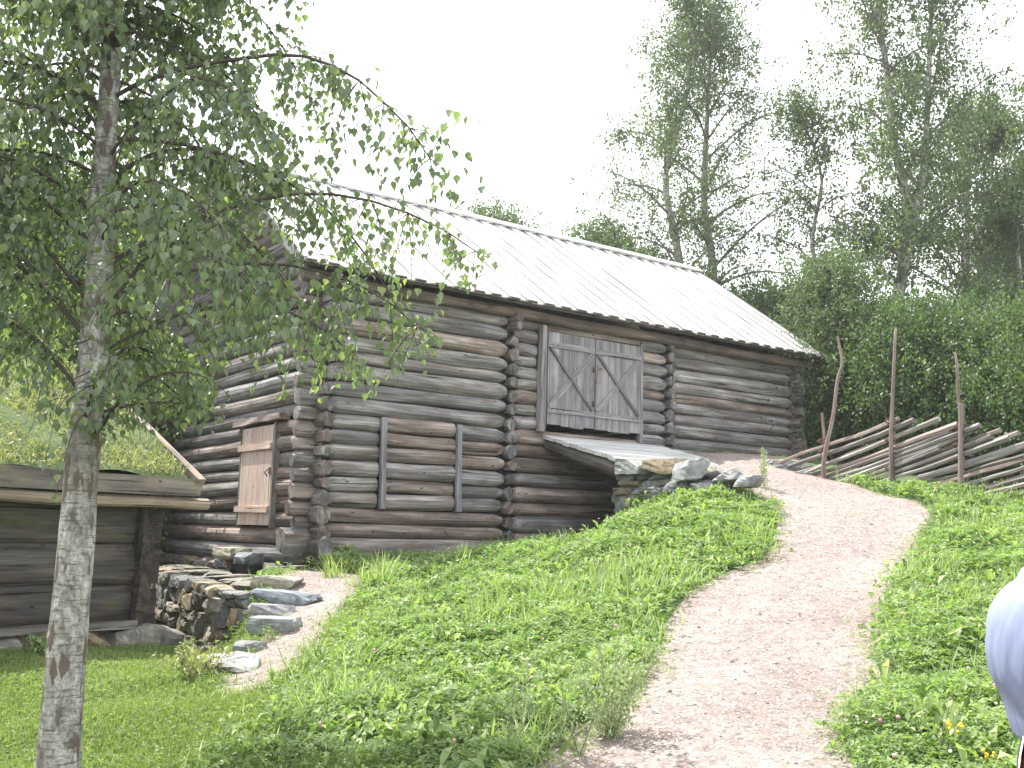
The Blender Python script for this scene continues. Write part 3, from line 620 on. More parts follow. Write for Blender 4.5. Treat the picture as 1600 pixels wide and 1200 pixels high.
rock_b = MB(); rock(rock_b, Lb(-.36, 1.45, 1.12), (.6, .32, .17), math.atan2(B[1], B[0]), (0, 0), (.75, .8, .88), cuts=3); o = rock_b.build('door_step', M['stone'], origin=tuple(Lb(-.36, 1.4, 1.04))); tag(o, 'blue grey slab lying between the stone block and barn corner', 'stone slab')
# flat step stones along the footpath
STEPS = [(435, 915, 12.9, .62, .34, .12, (1.5, 1.4, 1.1), 'yellowish flat stone, topmost beside the gravel footpath'), (447, 945, 12.1, .78, .35, .12, (.85, .95, 1.05), 'long grey slab poking onto the gravel below the yellowish stone'),
         (425, 965, 11.6, .5, .35, .1, (1.15, 1.1, 1.15), 'short pinkish slab under the long grey slab'), (428, 990, 10.9, .5, .3, .11, (1, 1.08, 1.08), 'wedge shaped pale slab at mid height beside the footpath'),
         (390, 1020, 10.1, .3, .25, .08, (.8, .82, .82), 'small dark flat stone at the foot of the retaining wall'), (362, 1048, 9.3, .45, .42, .14, (1.35, 1.33, 1.3), 'broad pale boulder at the lower end of the footpath'),
         (152, 0, 0, 0, 0, 0, 0, 0)]
for px, py, d, w, dp, h, tn, lb in STEPS[:6]:
    q = P(px, py, d); q[2] = T(q[0], q[1])+.05; rb = MB(); rock(rb, q, (w, dp*1.15, h*1.5), U(-.2, .35), (U(-.08, .05), U(-.08, .08)), tn, cuts=5, rnd=1.0); o = rb.build('flat_stone', M['stone'], origin=tuple(q)); tag(o, lb, 'stone', 'flat stones edging the footpath')
# ramp pier
mb = MB(); sa = math.atan2(A[1], A[0])
pB, pA = Lb(4.02, -2.02), Lb(4.02, -4.1)
stone_face(mb, pA, pB, 2.2, 1.4, 2.5, 2.5, .4, (.08, .17), (.2, .55), 1.1, .1)
stone_face(mb, Lb(4.05, -2.0), Lb(6.9, -2.0), 1.3, 1.3, 2.6, 2.6, .35, tint=.9)
bz = math.atan2(B[1], B[0])
rock(mb, Lb(4.12, -2.33, 2.62), (.5, .42, .24), bz, (0, 0), (1.1, 1.15, 1.1), cuts=2, rnd=.12, hmin=.95); rock(mb, Lb(4.14, -2.98, 2.59), (.68, .42, .22), bz, (0, 0), (1.45, 1.15, .8), cuts=3, rnd=.15, hmin=.9)
rock(mb, Lb(3.95, -3.62, 2.5), (.5, .3, .30), bz, (.2, .25), (1.05, 1.08, 1.1), cuts=8, rnd=.2, hmin=.55); rock(mb, Lb(3.98, -3.4, 2.3), (.45, .3, .16), bz, (0, 0), (.7, .72, .75), cuts=3, rnd=.2, hmin=.85); rock(mb, Lb(3.98, -3.9, 2.26), (.4, .3, .14), bz, (0, 0), (.9, .9, .95), cuts=3, rnd=.2, hmin=.85); rock(mb, Lb(4.05, -4.2, 2.4), (.4, .3, .2), bz, (0, .2), (1.1, 1.1, 1.1))
rock(mb, Lb(4.0, -4.6, 2.34), (.35, .3, .16), bz, (0, 0), (1, 1, 1.05))
tag(mb.build('stone_pier', M['stone']), 'dry stone pier carrying the outer end of the ramp', 'stone wall')
for i, (px, py, d, w) in enumerate(((1262, 747, 16.6, .7), (1240, 735, 17.1, .6), (1222, 729, 17.6, .6))):
    q = P(px, py-4, d); rb = MB(); rock(rb, q, (w, .35, .1), .3, (0, 0), (.9, .9, .9)); o = rb.build('flat_stone', M['stone'], origin=tuple(q))
    tag(o, ['flat stone nearest the first fence post', 'middle flat stone edging the gravel top by the fence foot', 'flat stone under the tips of the lowest fence rails'][i], 'stone', 'flat stones at the fence foot')

# ------------------------------------------------------------------ cabin with sod roof
cab = empty('sod_roof_cabin', tuple(K0), math.atan2(KD[1], KD[0]), label='low dark timber cabin with grass growing on its roof', cat='cabin')
CW, CDp = 6.5, 4.0; mb = MB(); zc = [.50, .93, 1.38, 1.82]
for a, b in zip(zc[:-1], zc[1:]):
    for (y, sgn) in ((0, 1), (CDp, 1)):
        n = 30; u = np.linspace(0, 1, n); pts = np.c_[-CW+u*(CW+.0), np.full(n, y)+smooth_noise(n, 6, .012), np.full(n, (a+b)/2)+smooth_noise(n, 5, .008)]
        tube(mb, pts, (b-a)/2*1.02+smooth_noise(n, 9, .008), 16, np.array(gt(0))*U(.9, 1.15), .42, .01)
mb.build('wall', M['cabinlog'], cab)
mb = MB()
for a, b in zip(zc[:-1], zc[1:]):
    for x in (0, -CW):
        n = 20; u = np.linspace(0, 1, n); pts = np.c_[np.full(n, x)+smooth_noise(n, 6, .01), u*CDp, np.full(n, (a+b)/2+.2)]; tube(mb, pts, (b-a)/2*1.02, 14, gt(0), .45, .01)
z = 2.25
while z < 3.2:
    w = (3.55-z)/(1.55/2.4)-.1; 
    for x in (0, -CW): tube(mb, [(x, CDp/2-w, z), (x, CDp/2+w, z)], .2, 10, gt(0), .5, .01)
    z += .38
mb.build('wall', M['cabinlog'], cab)
mb = MB()
for a, b in zip(zc[:-1], zc[1:]):
    L = U(.16, .24); beam(mb, (-.02, .1, (a+b)/2+.12), (-.03, -L, (a+b)/2+.12), .16, (b-a)*.9, (0, 0, 1), gt(.3)*.6, .012, seg=4)
    beam(mb, (-.1, 0, (a+b)/2-.04), (.2+U(0, .06), 0, (a+b)/2-.04), .16, (b-a)*.85, (0, 0, 1), gt(.3)*.6, .012, seg=4)
mb.build('log_end', M['cabinlog'], cab)
mb = MB(); beam(mb, (-.05, -.14, .45), (-.07, -.14, 1.95), .1, .1, (0, 1, 0), (.7, .65, .62), .008, seg=6); mb.build('corner_post', M['cabinlog'], cab)
mb = MB(); beam(mb, (-CW, -.18, .5), (-.15, -.2, .5), .2, .07, (0, 0, 1), (1.5, 1.5, 1.5), .006, seg=12); mb.build('sill_board', M['cabinlog'], cab)
mb = MB(); box(mb, (-CW+.1, .05, .4), (-.1, CDp-.05, 2.2)); mb.build('inner_lining', M['void'], cab)
mb = MB(); x = -CW
while x < .2:
    w = U(.3, .8); rock(mb, (x+w/2, -.05+U(-.05, .02), .33), (w, .45, U(.2, .34)), U(-.05, .05), (0, 0), np.array(TS[rng.integers(7)])*.9, cuts=5); x += w*.98
for y in np.arange(.3, 4, .5): rock(mb, (-.14, y, .24), (.3, .5, .3), 0, (0, 0), TS[rng.integers(7)])
mb.build('foundation', M['darkstone'], cab)
# sod roof
EA = (-.48, 2.0); RG = (2.0, 3.5); sl = math.atan2(RG[1]-EA[1], RG[0]-EA[0]); cn_ = np.array([0, -math.sin(sl), math.cos(sl)]); XR = .36
def kp(x, k, h=0): return np.array([x, EA[0]+(RG[0]-EA[0])*k, EA[1]+(RG[1]-EA[1])*k])+cn_*h
mb = MB(); beam(mb, kp(-CW-.4, .5, -.02), kp(XR-.03, .5, -.02), 2.85, .06, cn_, (1, 1, 1))
q = kp(0, .5, -.02); beam(mb, (-CW-.4, CDp-q[1], q[2]), (XR-.03, CDp-q[1], q[2]), 2.85, .06, (0, math.sin(sl), math.cos(sl)))
crf = mb.build('roof', M['cabinlog'], cab)
mb = MB(); nx_, ny_ = 90, 40; gxs = np.linspace(-CW-.38, XR-.06, nx_); gks = np.linspace(.02, 1, ny_); bum = blur(rng.normal(0, 1, (ny_, nx_)), 6); bum = bum/bum.std()*.018
def sodpt(x, k, h): return kp(x, k, h)
V = np.array([kp(x, k, .10+bum[j, i]+.05*min(1, k*6)) for j, k in enumerate(gks) for i, x in enumerate(gxs)]); idx = np.arange(nx_*ny_).reshape(ny_, nx_)
qf = np.c_[idx[:-1, :-1].ravel(), idx[:-1, 1:].ravel(), idx[1:, 1:].ravel(), idx[1:, :-1].ravel()]
mb.add(V, qf); V2 = V.copy(); V2[:, 1] = CDp-V2[:, 1]; mb.add(V2, qf[:, ::-1])
sodm = soil_mat(); sodm.name = 'sod'; mb.build('sod', sodm, crf, smooth=True)
mb = MB(); beam(mb, (-CW-.45, EA[0]-.06, EA[1]+.02), (XR, EA[0]-.06, EA[1]+.02), .07, .2, (0, 0, 1), (2.0, 1.95, 1.9), .004, seg=10); mb.build('turf_board', M['cabinlog'], crf)
mb = MB(); beam(mb, kp(XR-.02, -.02, .09), kp(XR-.02, 1.0, .09), .1, .16, cn_, (2.6, 2.45, 2.4), .004, seg=6)
q0 = kp(XR-.02, -.02, .09); q1 = kp(XR-.02, 1.0, .09); beam(mb, (q0[0], CDp-q0[1], q0[2]), (q1[0], CDp-q1[1], q1[2]), .1, .16, (0, math.sin(sl), math.cos(sl)), (2, 1.9, 1.9)); mb.build('barge_board', M['cabinlog'], crf)
mb = MB(); n = 40; u = np.linspace(0, 1, n); tube(mb, np.c_[-CW-.4+u*(CW+.95), np.full(n, EA[0]+.02)+smooth_noise(n, 8, .01), np.full(n, EA[1]-.16)+smooth_noise(n, 8, .008)], .066+smooth_noise(n, 10, .004), 10, (1, 1, 1), 1, .02); mb.build('eave_pole', M['bark_log'], crf)

# ------------------------------------------------------------------ fence
FA = P(1287, 752, 16.2)[:2]; FB = P(1500, 766, 14.0)[:2]; fd = np.array([*(FB-FA), 0.]); fd /= np.linalg.norm(fd); fn = np.array([-fd[1], fd[0], 0]); FP = np.array([*FA, 0.])
if fn[1] > 0: fn = -fn
fence = empty('pole_fence', (FA[0], FA[1], float(T(*FA))), label='rustic fence of slanting split rails tied to tall crooked poles', cat='fence')
fo = np.array([FA[0], FA[1], float(T(*FA))])
def fpx(x, y, off=0): return Pplane(x, y, FP+fn*off, fn)-fo
def fc(cx, cy): return 1160+cx/3.636, 520+cy/3.636
RAILS = [((180, 745), (890, 492)), ((232, 775), (975, 500)), ((350, 803), (1118, 488)), ((380, 815), (1225, 520)), ((485, 832), (1350, 527)), ((512, 872), (1468, 555)), ((780, 832), (1572, 562)), ((1000, 820), (1720, 590)),
         ((1050, 850), (1800, 630)), ((1270, 865), (2000, 640)), ((1320, 890), (1980, 700)), ((1480, 905), (2150, 690)), ((1500, 940), (2250, 720)), ((1700, 940), (2400, 740)), ((600, 860), (1120, 650)), ((1390, 880), (1900, 740)), ((300, 800), (1040, 520)), ((430, 830), (1180, 560)), ((540, 850), (1290, 560)), ((600, 880), (1420, 590)), ((660, 890), (1520, 600)), ((860, 880), (1700, 610)), ((950, 900), (1800, 650)), ((1150, 900), (1950, 660)), ((1350, 930), (2250, 690))]
for i, (a, b) in enumerate(RAILS):
    p0 = fpx(*fc(*a), U(-.05, .05)); p1 = fpx(*fc(*b), U(-.05, .05)); mb = MB(); n = 14; u = np.linspace(0, 1, n)
    L = np.linalg.norm(p1-p0); pts = p0+u[:, None]*(p1-p0); pts[:, 2] += smooth_noise(n, 4, .012)-.03*np.sin(u*np.pi)*U(0, 1); 
    tube(mb, pts, np.linspace(U(.022, .03), U(.032, .045), n), 6, gt(.5)*U(.55, 1.05), U(.7, 1), .06); mb.build('rail', M['rail'], fence)
POSTS = [([(465, 850), (462, 740), (478, 640), (515, 470), (540, 270), (565, 190), (560, 120), (540, 20)], .045, .02), ([(848, 840), (845, 600), (852, 400), (862, 180), (868, 20), (872, -30)], .042, .018),
         ([(1240, 860), (1240, 600), (1238, 430), (1228, 380), (1220, 200), (1207, 110)], .045, .018), ([(1248, 870), (1250, 400)], .04, .032), ([(455, 740), (468, 640), (452, 455)], .03, .024), ([(858, 850), (862, 500)], .035, .03), ([(1700, 920), (1695, 500), (1710, 200)], .04, .02), ([(2050, 950), (2060, 480), (2050, 150)], .04, .02)]
for i, (pp, r0, r1) in enumerate(POSTS):
    off = .09 if i % 2 == 0 else -.09; off = {0: .09, 1: .09, 2: .09, 3: -.08, 4: -.08, 5: -.08}.get(i, .09)
    pts = catmull([fpx(*fc(*q), off) for q in pp], 26); pts[0, 2] -= .2; mb = MB(); tube(mb, pts, np.linspace(r0*.85, r1*.9, 26), 8, np.array((.8, .68, .62)), 1, .03); mb.build('post', M['rail'], fence)
for (x, y) in ((468, 680), (850, 610), (1238, 640), (850, 505), (1240, 540), (850, 770), (464, 620)):
    c = fpx(*fc(x, y), 0); mb = MB()
    for k in range(3):
        th = np.linspace(0, 2*np.pi, 15); tube(mb, np.array([c+fd*np.cos(a)*.055+fn*np.sin(a)*.13+np.array([0, 0, .03*math.sin(a+k)+.02*k-.02]) for a in th]), .007, 5, gt(.5), cap=False)
    mb.build('withy', M['withy'], fence)

# ------------------------------------------------------------------ vegetation tools
def rot_mats(yaw, tilt, roll):
    n = len(yaw); cy, sy = np.cos(yaw), np.sin(yaw); ct, st = np.cos(tilt), np.sin(tilt); cr_, sr = np.cos(roll), np.sin(roll); o = np.zeros(n); l = np.ones(n)
    Rz = np.array([[cy, -sy, o], [sy, cy, o], [o, o, l]]).transpose(2, 0, 1); Rx = np.array([[l, o, o], [o, ct, -st], [o, st, ct]]).transpose(2, 0, 1); Ry = np.array([[cr_, o, sr], [o, l, o], [-sr, o, cr_]]).transpose(2, 0, 1)
    return Rz@Rx@Ry
def scatter(mb, tv, tf, pos, Rm, sc, rnd):
    n = len(pos); k = len(tv)
    if n == 0: return
    V = np.einsum('nij,kj->nki', Rm, tv)*np.asarray(sc)[:, None, None]+pos[:, None, :]
    F = tf[None]+(np.arange(n)*k)[:, None, None]; r = np.repeat(rnd, k)
    mb.add(V.reshape(-1, 3), F.reshape(-1, tf.shape[1]), np.zeros((n*k, 3)), np.c_[r, r, r])
# birch leaf: pointed heart hanging along -Y, folded a little on the midrib
BL_V = np.array([(0, 0, 0), (-.38, -.18, .10), (-.42, -.45, .12), (-.17, -.82, .05), (0, -1.12, -.03), (.17, -.82, .05), (.42, -.45, .12), (.38, -.18, .10), (0, -.5, -.02)]); BL_F = np.array([[0, 1, 2, 8], [2, 3, 4, 8], [4, 5, 6, 8], [6, 7, 0, 8]])
Q_V = np.array([(0, 0, 0), (-.4, -.5, .08), (0, -1, 0), (.4, -.5, .08)]); Q_F = np.array([[0, 1, 2, 3]])
# trefoil of three leaflets lying roughly flat
def trefoil():
    V = []; F = []
    for k in range(3):
        a = k*2*math.pi/3; R2 = np.array([[math.cos(a), -math.sin(a), 0], [math.sin(a), math.cos(a), 0], [0, 0, 1]])
        V += [R2@np.array(p) for p in ((0, 0, 0), (-.33, .55, .1), (0, 1.0, .0), (.33, .55, .1))]; F.append([4*k+i for i in range(4)])
    return np.array(V), np.array(F)
TF_V, TF_F = trefoil()
def blade(w=.05, bend=.35):
    V = [(-w, 0, 0), (w, 0, 0), (-w*.8, bend*.25, .5), (w*.8, bend*.25, .5), (-w*.1, bend, .95), (w*.1, bend, .95)]
    return np.array(V), np.array([[0, 1, 3, 2], [2, 3, 5, 4]])
BD_V, BD_F = blade()
LL_V = np.array([(0, 0, 0), (-.16, .3, .22), (-.2, .65, .3), (0, 1.15, .12), (.2, .65, .3), (.16, .3, .22), (0, .6, .22)]); LL_F = np.array([[0, 1, 2, 6], [2, 3, 4, 6], [4, 5, 0, 6], [0, 6, 6, 0]])[:3]

# ------------------------------------------------------------------ foreground birch
def fg_birch():
    base = P(88, 1215, 6.4); base[2] = float(T(base[0], base[1]))-.05
    tr = [base]+[P(x, y, d) for x, y, d in ((93, 1160, 6.4), (105, 1000, 6.4), (118, 860, 6.4), (130, 700, 6.42), (146, 560, 6.45), (155, 430, 6.5), (160, 300, 6.5), (170, 150, 6.55), (176, 30, 6.6), (182, -120, 6.65), (190, -350, 6.7), (200, -600, 6.8))]
    wid = np.array([64, 60, 56, 53, 50, 46, 42, 38, 34, 31, 28, 20, 8])/1620*6.45/2
    n = 90; tp = catmull(tr, n); tr_r = np.interp(np.linspace(0, 12, n), np.arange(13), wid)*(1+smooth_noise(n, 30, .03))
    root = empty('birch_tree', tuple(base), label='slender white barked birch standing on the lawn in front of the cabin', cat='tree')
    mb = MB(); tube(mb, tp-base, tr_r, 20, (.86, .85, .84), 1, .012)
    for (px, py, r) in ((172, 60, .05), (150, 650, .035), (160, 350, .04)):   # branch scars
        q = P(px, py, 6.5)-base; tube(mb, [q+(.02, .0, -.02), q+(.05, -.07, 0)], [r, r*.5], 8, (.15, .13, .12), 1.3)
    mb.build('trunk', M['birch'], root)
    br = MB(); lf = MB(); LP = []; 
    zt = tp[:, 2]
    def at_h(z): i = np.argmin(np.abs(zt-z)); return tp[i]
    nb = 88
    def okp(q):
        rr = math.hypot(q[0]-base[0]-.25, q[1]-base[1]); return q[2] > 2.2+rr*.28 and rr < 2.05+.6*min(1, max(0, q[2]-3.2)) and (q-EYE)@fw > 3.2
    for i in range(nb):
        z = 2.0+(i/nb)**.9*5.6; az = i*2.399+U(-.4, .4); c = at_h(z)
        Lr = (2.9 if z < 5.0 else 1.7)*U(.75, 1.05); 
        dh = np.array([math.cos(az), math.sin(az), 0]);
        if abs(dh[1]) > .35: Lr *= .62
        if dh[0] < -.2: Lr *= .85
        el = U(.5, 1.0) if z < 3.9 or dh[0] < .2 else U(.15, .7)
        if dh[1] < -.45 and i % 2: continue
        steps = 11; p = c.copy(); path = [p.copy()]; d = dh*math.cos(el)+np.array([0, 0, math.sin(el)])
        for k in range(steps):
            d = d+np.array([rng.normal(0, .09), rng.normal(0, .09), -.10-.02*k*.6]); d /= np.linalg.norm(d); p = p+d*Lr/steps
            if not okp(p) and k > 1: break
            path.append(p.copy())
        path = np.array(path); steps = len(path)-1; r0 = U(.010, .019)*(1 if z < 5 else .7); tube(br, path-base, np.linspace(r0, .004, len(path)), 6, (1, 1, 1))
        for k in range(2, steps+1):
            for _ in range(4):
                q = path[k].copy(); sdir = rng.normal(0, 1, 3); sdir[2] = sdir[2]*.4-.1; sdir = sdir/np.linalg.norm(sdir)+d*.3; Lt = U(.25, .7); tw = [q.copy()]; dd = sdir/np.linalg.norm(sdir)
                m = 7
                for j in range(m):
                    dd = dd+np.array([0, 0, -.24]); dd /= np.linalg.norm(dd); q = q+dd*Lt/m
                    if j > 0 and not okp(q+(0, 0, .12)): break
                    tw.append(q.copy())
                tw = np.array(tw); tube(br, tw-base, np.linspace(.004, .0016, len(tw)), 3, (1, 1, 1), cap=False)
                for j in range(1, len(tw)):
                    for __ in range(2): LP.append(tw[j]+rng.normal(0, .032, 3))
    # low sprigs hanging off the trunk
    for px, py in ((95, 700), (80, 640), (60, 590)):
        q = P(px+20, py-30, 6.2); end = P(px-10, py+80, 6.1); tw = catmull([P(140, py-60, 6.35), q, end], 9); tube(br, tw-base, np.linspace(.005, .002, 9), 4)
        for j in range(3, 9):
            for _ in range(2): LP.append(tw[j]+rng.normal(0, .03, 3))
    LPa = np.array(LP)
    # crown limits: keep the view past its lower right side open
    v = LPa-EYE; dpt = v@fw; sx = 800+F_PX*(v@rt)/dpt; sy = 600-F_PX*(v@up)/dpt
    rad = np.hypot(LPa[:, 0]-base[0]-.25, LPa[:, 1]-base[1]); keep0 = (rad > .45) | (rng.random(len(LPa)) < .35); low = 2.2+rad*.28
    keep = (LPa[:, 2] > low-rng.exponential(.14, len(LPa))) & (dpt > 3.2) & (rad < 2.7) & keep0
    keep |= (LPa[:, 2] < 2.3) & (rad < .75) & (LPa[:, 0] < base[0]+.1) & (rng.random(len(LPa)) < .8)
    LPa = LPa[keep]; n = len(LPa); print('birch leaves', n)
    sc = U(.042, .062, n); Rm = rot_mats(U(0, 2*np.pi, n), rng.normal(1.15, .35, n), rng.normal(0, .35, n))
    scatter(lf, BL_V, BL_F, LPa-base, Rm, sc, np.clip(rng.normal(.42, .25, n), 0, 1))
    br.build('branch', M['twig'], root); lf.build('crown', M['birchleaf'], root)
fg_birch()

# ------------------------------------------------------------------ background trees
def tree(name, label, x, y, h, spread, bare=.15, limbs=26, dens=1.0, leaf=.13, lm='treeleaf', bark='birch', lean=(0, 0), tr=.16, droop=.6, up_el=.7, clr=.32, fork=None, cat='tree', group=None, z=None, prof=None, cl=.42):
    z0 = float(T(x, y))-.1 if z is None else z
    root = empty(name, (x, y, z0), label=label, cat=cat, group=group); mb = MB(); n = 24; u = np.linspace(0, 1, n)
    tp = np.c_[lean[0]*u+smooth_noise(n, 5, .012*h), lean[1]*u+smooth_noise(n, 5, .01*h), u*h]; tp[0, :2] = 0
    stems = [(tp, np.interp(u, [0, .5, 1], [tr, tr*.6, .02]))]
    if fork:
        fz, dx = fork; i = int(fz*n); u2 = np.linspace(0, 1, n); t2 = np.c_[tp[i, 0]+dx*u2**.7, tp[i, 1]+smooth_noise(n, 4, .1), tp[i, 2]+u2*(h*.97-tp[i, 2])]; t2[:, 0] += smooth_noise(n, 5, .01*h)*u2; stems.append((t2, np.linspace(tr*.6, .02, n)))
    for a, b in stems: tube(mb, a, b, 9, (1, 1, 1), 1, .02)
    C_ = []; lb = MB()
    for i in range(limbs):
        st = stems[i % len(stems)][0]; k = bare+(1-bare)*((i+.5)/limbs)**.85; j = min(n-1, int(np.searchsorted(st[:, 2]/h, k))); c = st[j]
        pf = (math.sin(min(1, (k-bare)/(1-bare)+.12)*math.pi)**.6*.9+.12) if prof is None else prof((k-bare)/(1-bare))
        L = spread*pf*U(.65, 1.1); az = i*2.399+U(-.5, .5); el = up_el*U(.6, 1.2)+.25*k; d = np.array([math.cos(az)*math.cos(el), math.sin(az)*math.cos(el), math.sin(el)])
        steps = 8; p = c.copy(); path = [p.copy()]
        for q in range(steps): d = d+np.array([rng.normal(0, .1), rng.normal(0, .1), -.06*droop*(1+q*.4)]); d /= np.linalg.norm(d); p = p+d*L/steps; path.append(p.copy())
        path = np.array(path); tube(lb, path, np.linspace(max(.025, tr*.34*(1-k*.6)), .008, len(path)), 5)
        for q in range(2, steps+1):
            for _ in range(2):
                e = rng.normal(0, 1, 3); e[2] = abs(e[2])*.2; e *= .09*spread; c2 = path[q]+e; tube(lb, [path[q-1], path[q]+e*.6, c2+(0, 0, -.1)], [.012, .009, .004], 3, cap=False); C_.append(c2)
    C_ = np.array(C_); C_ = C_[rng.random(len(C_)) < .9]; ns = max(2, int(round(7*dens))); ml = 15
    so = np.repeat(C_, ns, 0)+rng.normal(0, 1, (len(C_)*ns, 3))*np.array([clr, clr, cl*.8]); sdir = rng.normal(0, .35, (len(so), 3)); sdir[:, 2] = -U(.5, 1, len(so))*droop*1.3-.1*rng.random(len(so)); sl_ = U(.35, 1.0, len(so))*(.5+droop*.6)
    fr = rng.random((len(so), ml)); ps = so[:, None, :]+sdir[:, None, :]*(fr*sl_[:, None])[..., None]+rng.normal(0, leaf*.85, (len(so), ml, 3)); ps = ps.reshape(-1, 3); n = len(ps)
    lf = MB(); bright = np.repeat(np.repeat(U(-.2, .2, len(C_)), ns)+U(-.1, .1, len(so)), ml)
    scatter(lf, Q_V, Q_F, ps, rot_mats(U(0, 2*np.pi, n), rng.normal(1.0, .5, n), rng.normal(0, .5, n)), U(.7, 1.3, n)*leaf, np.clip(rng.normal(.45, .2, n)+bright, 0, 1))
    mb.build('trunk', M[bark], root); lb.build('branch', M['twig'] if bark != 'birch' else M['trunkdark'], root); lf.build('crown', M[lm], root, smooth=False)
    return root
def bx(px, d): return float(P(px, 700, d)[0])
G1 = 'birches behind the barn'
tree('birch_tree', 'tall thin birch with single pale trunk rising behind the barn ridge, left of its pair', bx(1052, 32), 32, 16.5, 3.4, .12, 34, .5, .085, tr=.2, droop=.75, group=G1, lean=(.3, 0), up_el=.75, clr=.27)
tree('birch_tree', 'tall thin birch with long right hand boughs behind the barn ridge, right of its pair', bx(1090, 33), 33.5, 16.8, 4.2, .10, 36, .58, .085, tr=.22, droop=.8, group=G1, lean=(.6, 0), up_el=.65, clr=.28)
G2 = 'tall birches on the right'
tree('birch_tree', 'tallest birch, its forked trunk rising straight above the fence', bx(1388, 27), 27, 17.5, 3.3, .2, 40, .95, .085, tr=.2, droop=.7, group=G2, lean=(.6, 0), fork=(.36, 1.4), up_el=.85)
tree('birch_tree', 'broad birch leaning behind the tallest one at the right edge', bx(1490, 31), 31, 12.3, 4.4, .2, 38, .62, .09, tr=.2, droop=.7, group=G2, lean=(1.2, 0), fork=(.3, 1.5), up_el=.8)
tree('birch_tree', 'spindly birch between the pair behind the barn and the tallest birch', bx(1335, 29), 29, 11.5, 2.3, .35, 18, .4, .085, tr=.12, droop=.6, group=G2, lean=(-1.2, 0))
tree('birch_tree', 'shaded birch at the far right edge of the wood', bx(1610, 28), 28, 9.0, 3.0, .15, 26, .65, .085, tr=.15, group=G2)
rp = lambda k: math.sqrt(max(.05, 1-(k*1.0)**2))
G3 = 'bushy trees behind the barn and fence'
BUSH = [(1305, 22, 4.3, 1.5, 'pale green drooping bushy birch beside the barn end', 'treeleaf', 1.0), (1235, 31, 5.6, 2.8, 'dark bushy tree just past the barn roof end', 'darkleaf', 1.6), (1165, 34, 6.2, 2.8, 'dark bushy tree behind the lower roof edge', 'darkleaf', 1.4), (1275, 36, 6.0, 2.5, 'far dark tree between the barn end and pale bushy birch', 'darkleaf', 1.6),
        (1430, 21, 3.0, 2.2, 'dense dark bush behind the middle fence pole', 'darkleaf', 2.0), (1540, 20, 2.8, 2.4, 'dense dark bush behind the right fence pole', 'darkleaf', 2.0), (1350, 24, 3.0, 2.2, 'dense dark bush behind the left fence pole', 'darkleaf', 2.0), (1650, 19, 3.0, 2.6, 'dense bush at the right end of the fence', 'darkleaf', 1.8),
        (1500, 27, 4.2, 3.0, 'tall thick bush under the leaning birch', 'darkleaf', 1.5), (1600, 33, 8.0, 3.5, 'distant dark tree at the far right', 'darkleaf', 1.3), (760, 36, 9.3, 2.9, 'round green treetop showing over the middle of the ridge', 'treeleaf', 1.5), (940, 35, 8.7, 3.0, 'low green treetop showing over the ridge left of the birch pair', 'treeleaf', 1.2), (1010, 36, 7.4, 2.2, 'small green treetop touching the ridge beside the birch pair', 'darkleaf', 1.2),
        (1420, 34, 5.6, 3.2, 'distant tree behind the forked trunk', 'darkleaf', 1.2)]
for px, d, h, sp, lb, lm, dn in BUSH:
    tree('bushy_tree', lb, bx(px, d), d, h, sp, .06, 26, dn*1.05, .09 if d > 24 else .06, lm, 'trunkdark', (0, 0), .13, .5, .5, .5 if d > 24 else .36, prof=rp, group=G3, cl=.4)
G4 = 'trees behind the cabin'
for px, d, h, sp, lb, lm in ((30, 22, 8.8, 2.8, 'dark leafy tree at the left edge behind the cabin', 'darkleaf'), (150, 26, 9.0, 2.8, 'dark leafy tree behind the birch trunk', 'darkleaf'), (235, 31, 8.8, 2.4, 'dark leafy tree behind the left end of the barn gable', 'darkleaf'), (-90, 20, 7.5, 2.6, 'dark leafy tree outermost behind the cabin', 'darkleaf'), (90, 19, 5.2, 2.2, 'low dark bush just behind the sod roof', 'darkleaf'), (-20, 18, 5.0, 2.2, 'low dark bush behind the left end of the sod roof', 'darkleaf')):
    tree('bushy_tree', lb, bx(px, d), d, h, sp, .08, 26, 1.3, .1, lm, 'trunkdark', (0, 0), .15, .5, .5, .5, prof=rp, group=G4, cl=.4)
# far wood, one mass
lf = MB(); n = 26000; azs = U(-.9, .95, n); dd = U(42, 60, n); hh = rng.beta(1.1, 1.5, n); top = 5+2.2*np.sin(azs*9)+1.5*np.sin(azs*23+1)
ps = np.c_[np.sin(azs)*dd, np.cos(azs)*dd, 2.5+hh*top]
scatter(lf, Q_V, Q_F, ps, rot_mats(U(0, 6.28, n), rng.normal(1, .5, n), rng.normal(0, .5, n)), U(.5, .9, n), np.clip(rng.normal(.4, .25, n), 0, 1))
tag(lf.build('forest', M['darkleaf']), 'far green wood closing the view behind the barn', 'forest', kind='stuff')

# ------------------------------------------------------------------ ground vegetation
def barn_fp(x, y, m=.05):
    s = (x-C0[0])*A[0]+(y-C0[1])*A[1]; t = (x-C0[0])*B[0]+(y-C0[1])*B[1]
    return ((s > -m) & (s < LEN+m) & (t > -m-.12) & (t < WID+m)) | ((s > 3.98) & (s < 7) & (t > -2.4) & (t < 0)) | ((s > -1.6) & (s < .1) & (t > -.4) & (t < 7))
def cab_fp(x, y):
    s = (x-K0[0])*KD[0]+(y-K0[1])*KD[1]; t = (x-K0[0])*KP[0]+(y-K0[1])*KP[1]; return (s < .1) & (t > -.15) & (t < CDp)
pn = blur(rng.normal(0, 1, Hs.shape), 25); pn = pn/pn.std(); pn2 = blur(rng.normal(0, 1, Hs.shape), 4); pn2 = pn2/pn2.std()
def samp(G, x, y): return G[np.clip(((y-GY0)/GS).astype(int), 0, GYN-1), np.clip(((x-GX0)/GS).astype(int), 0, GXN-1)]
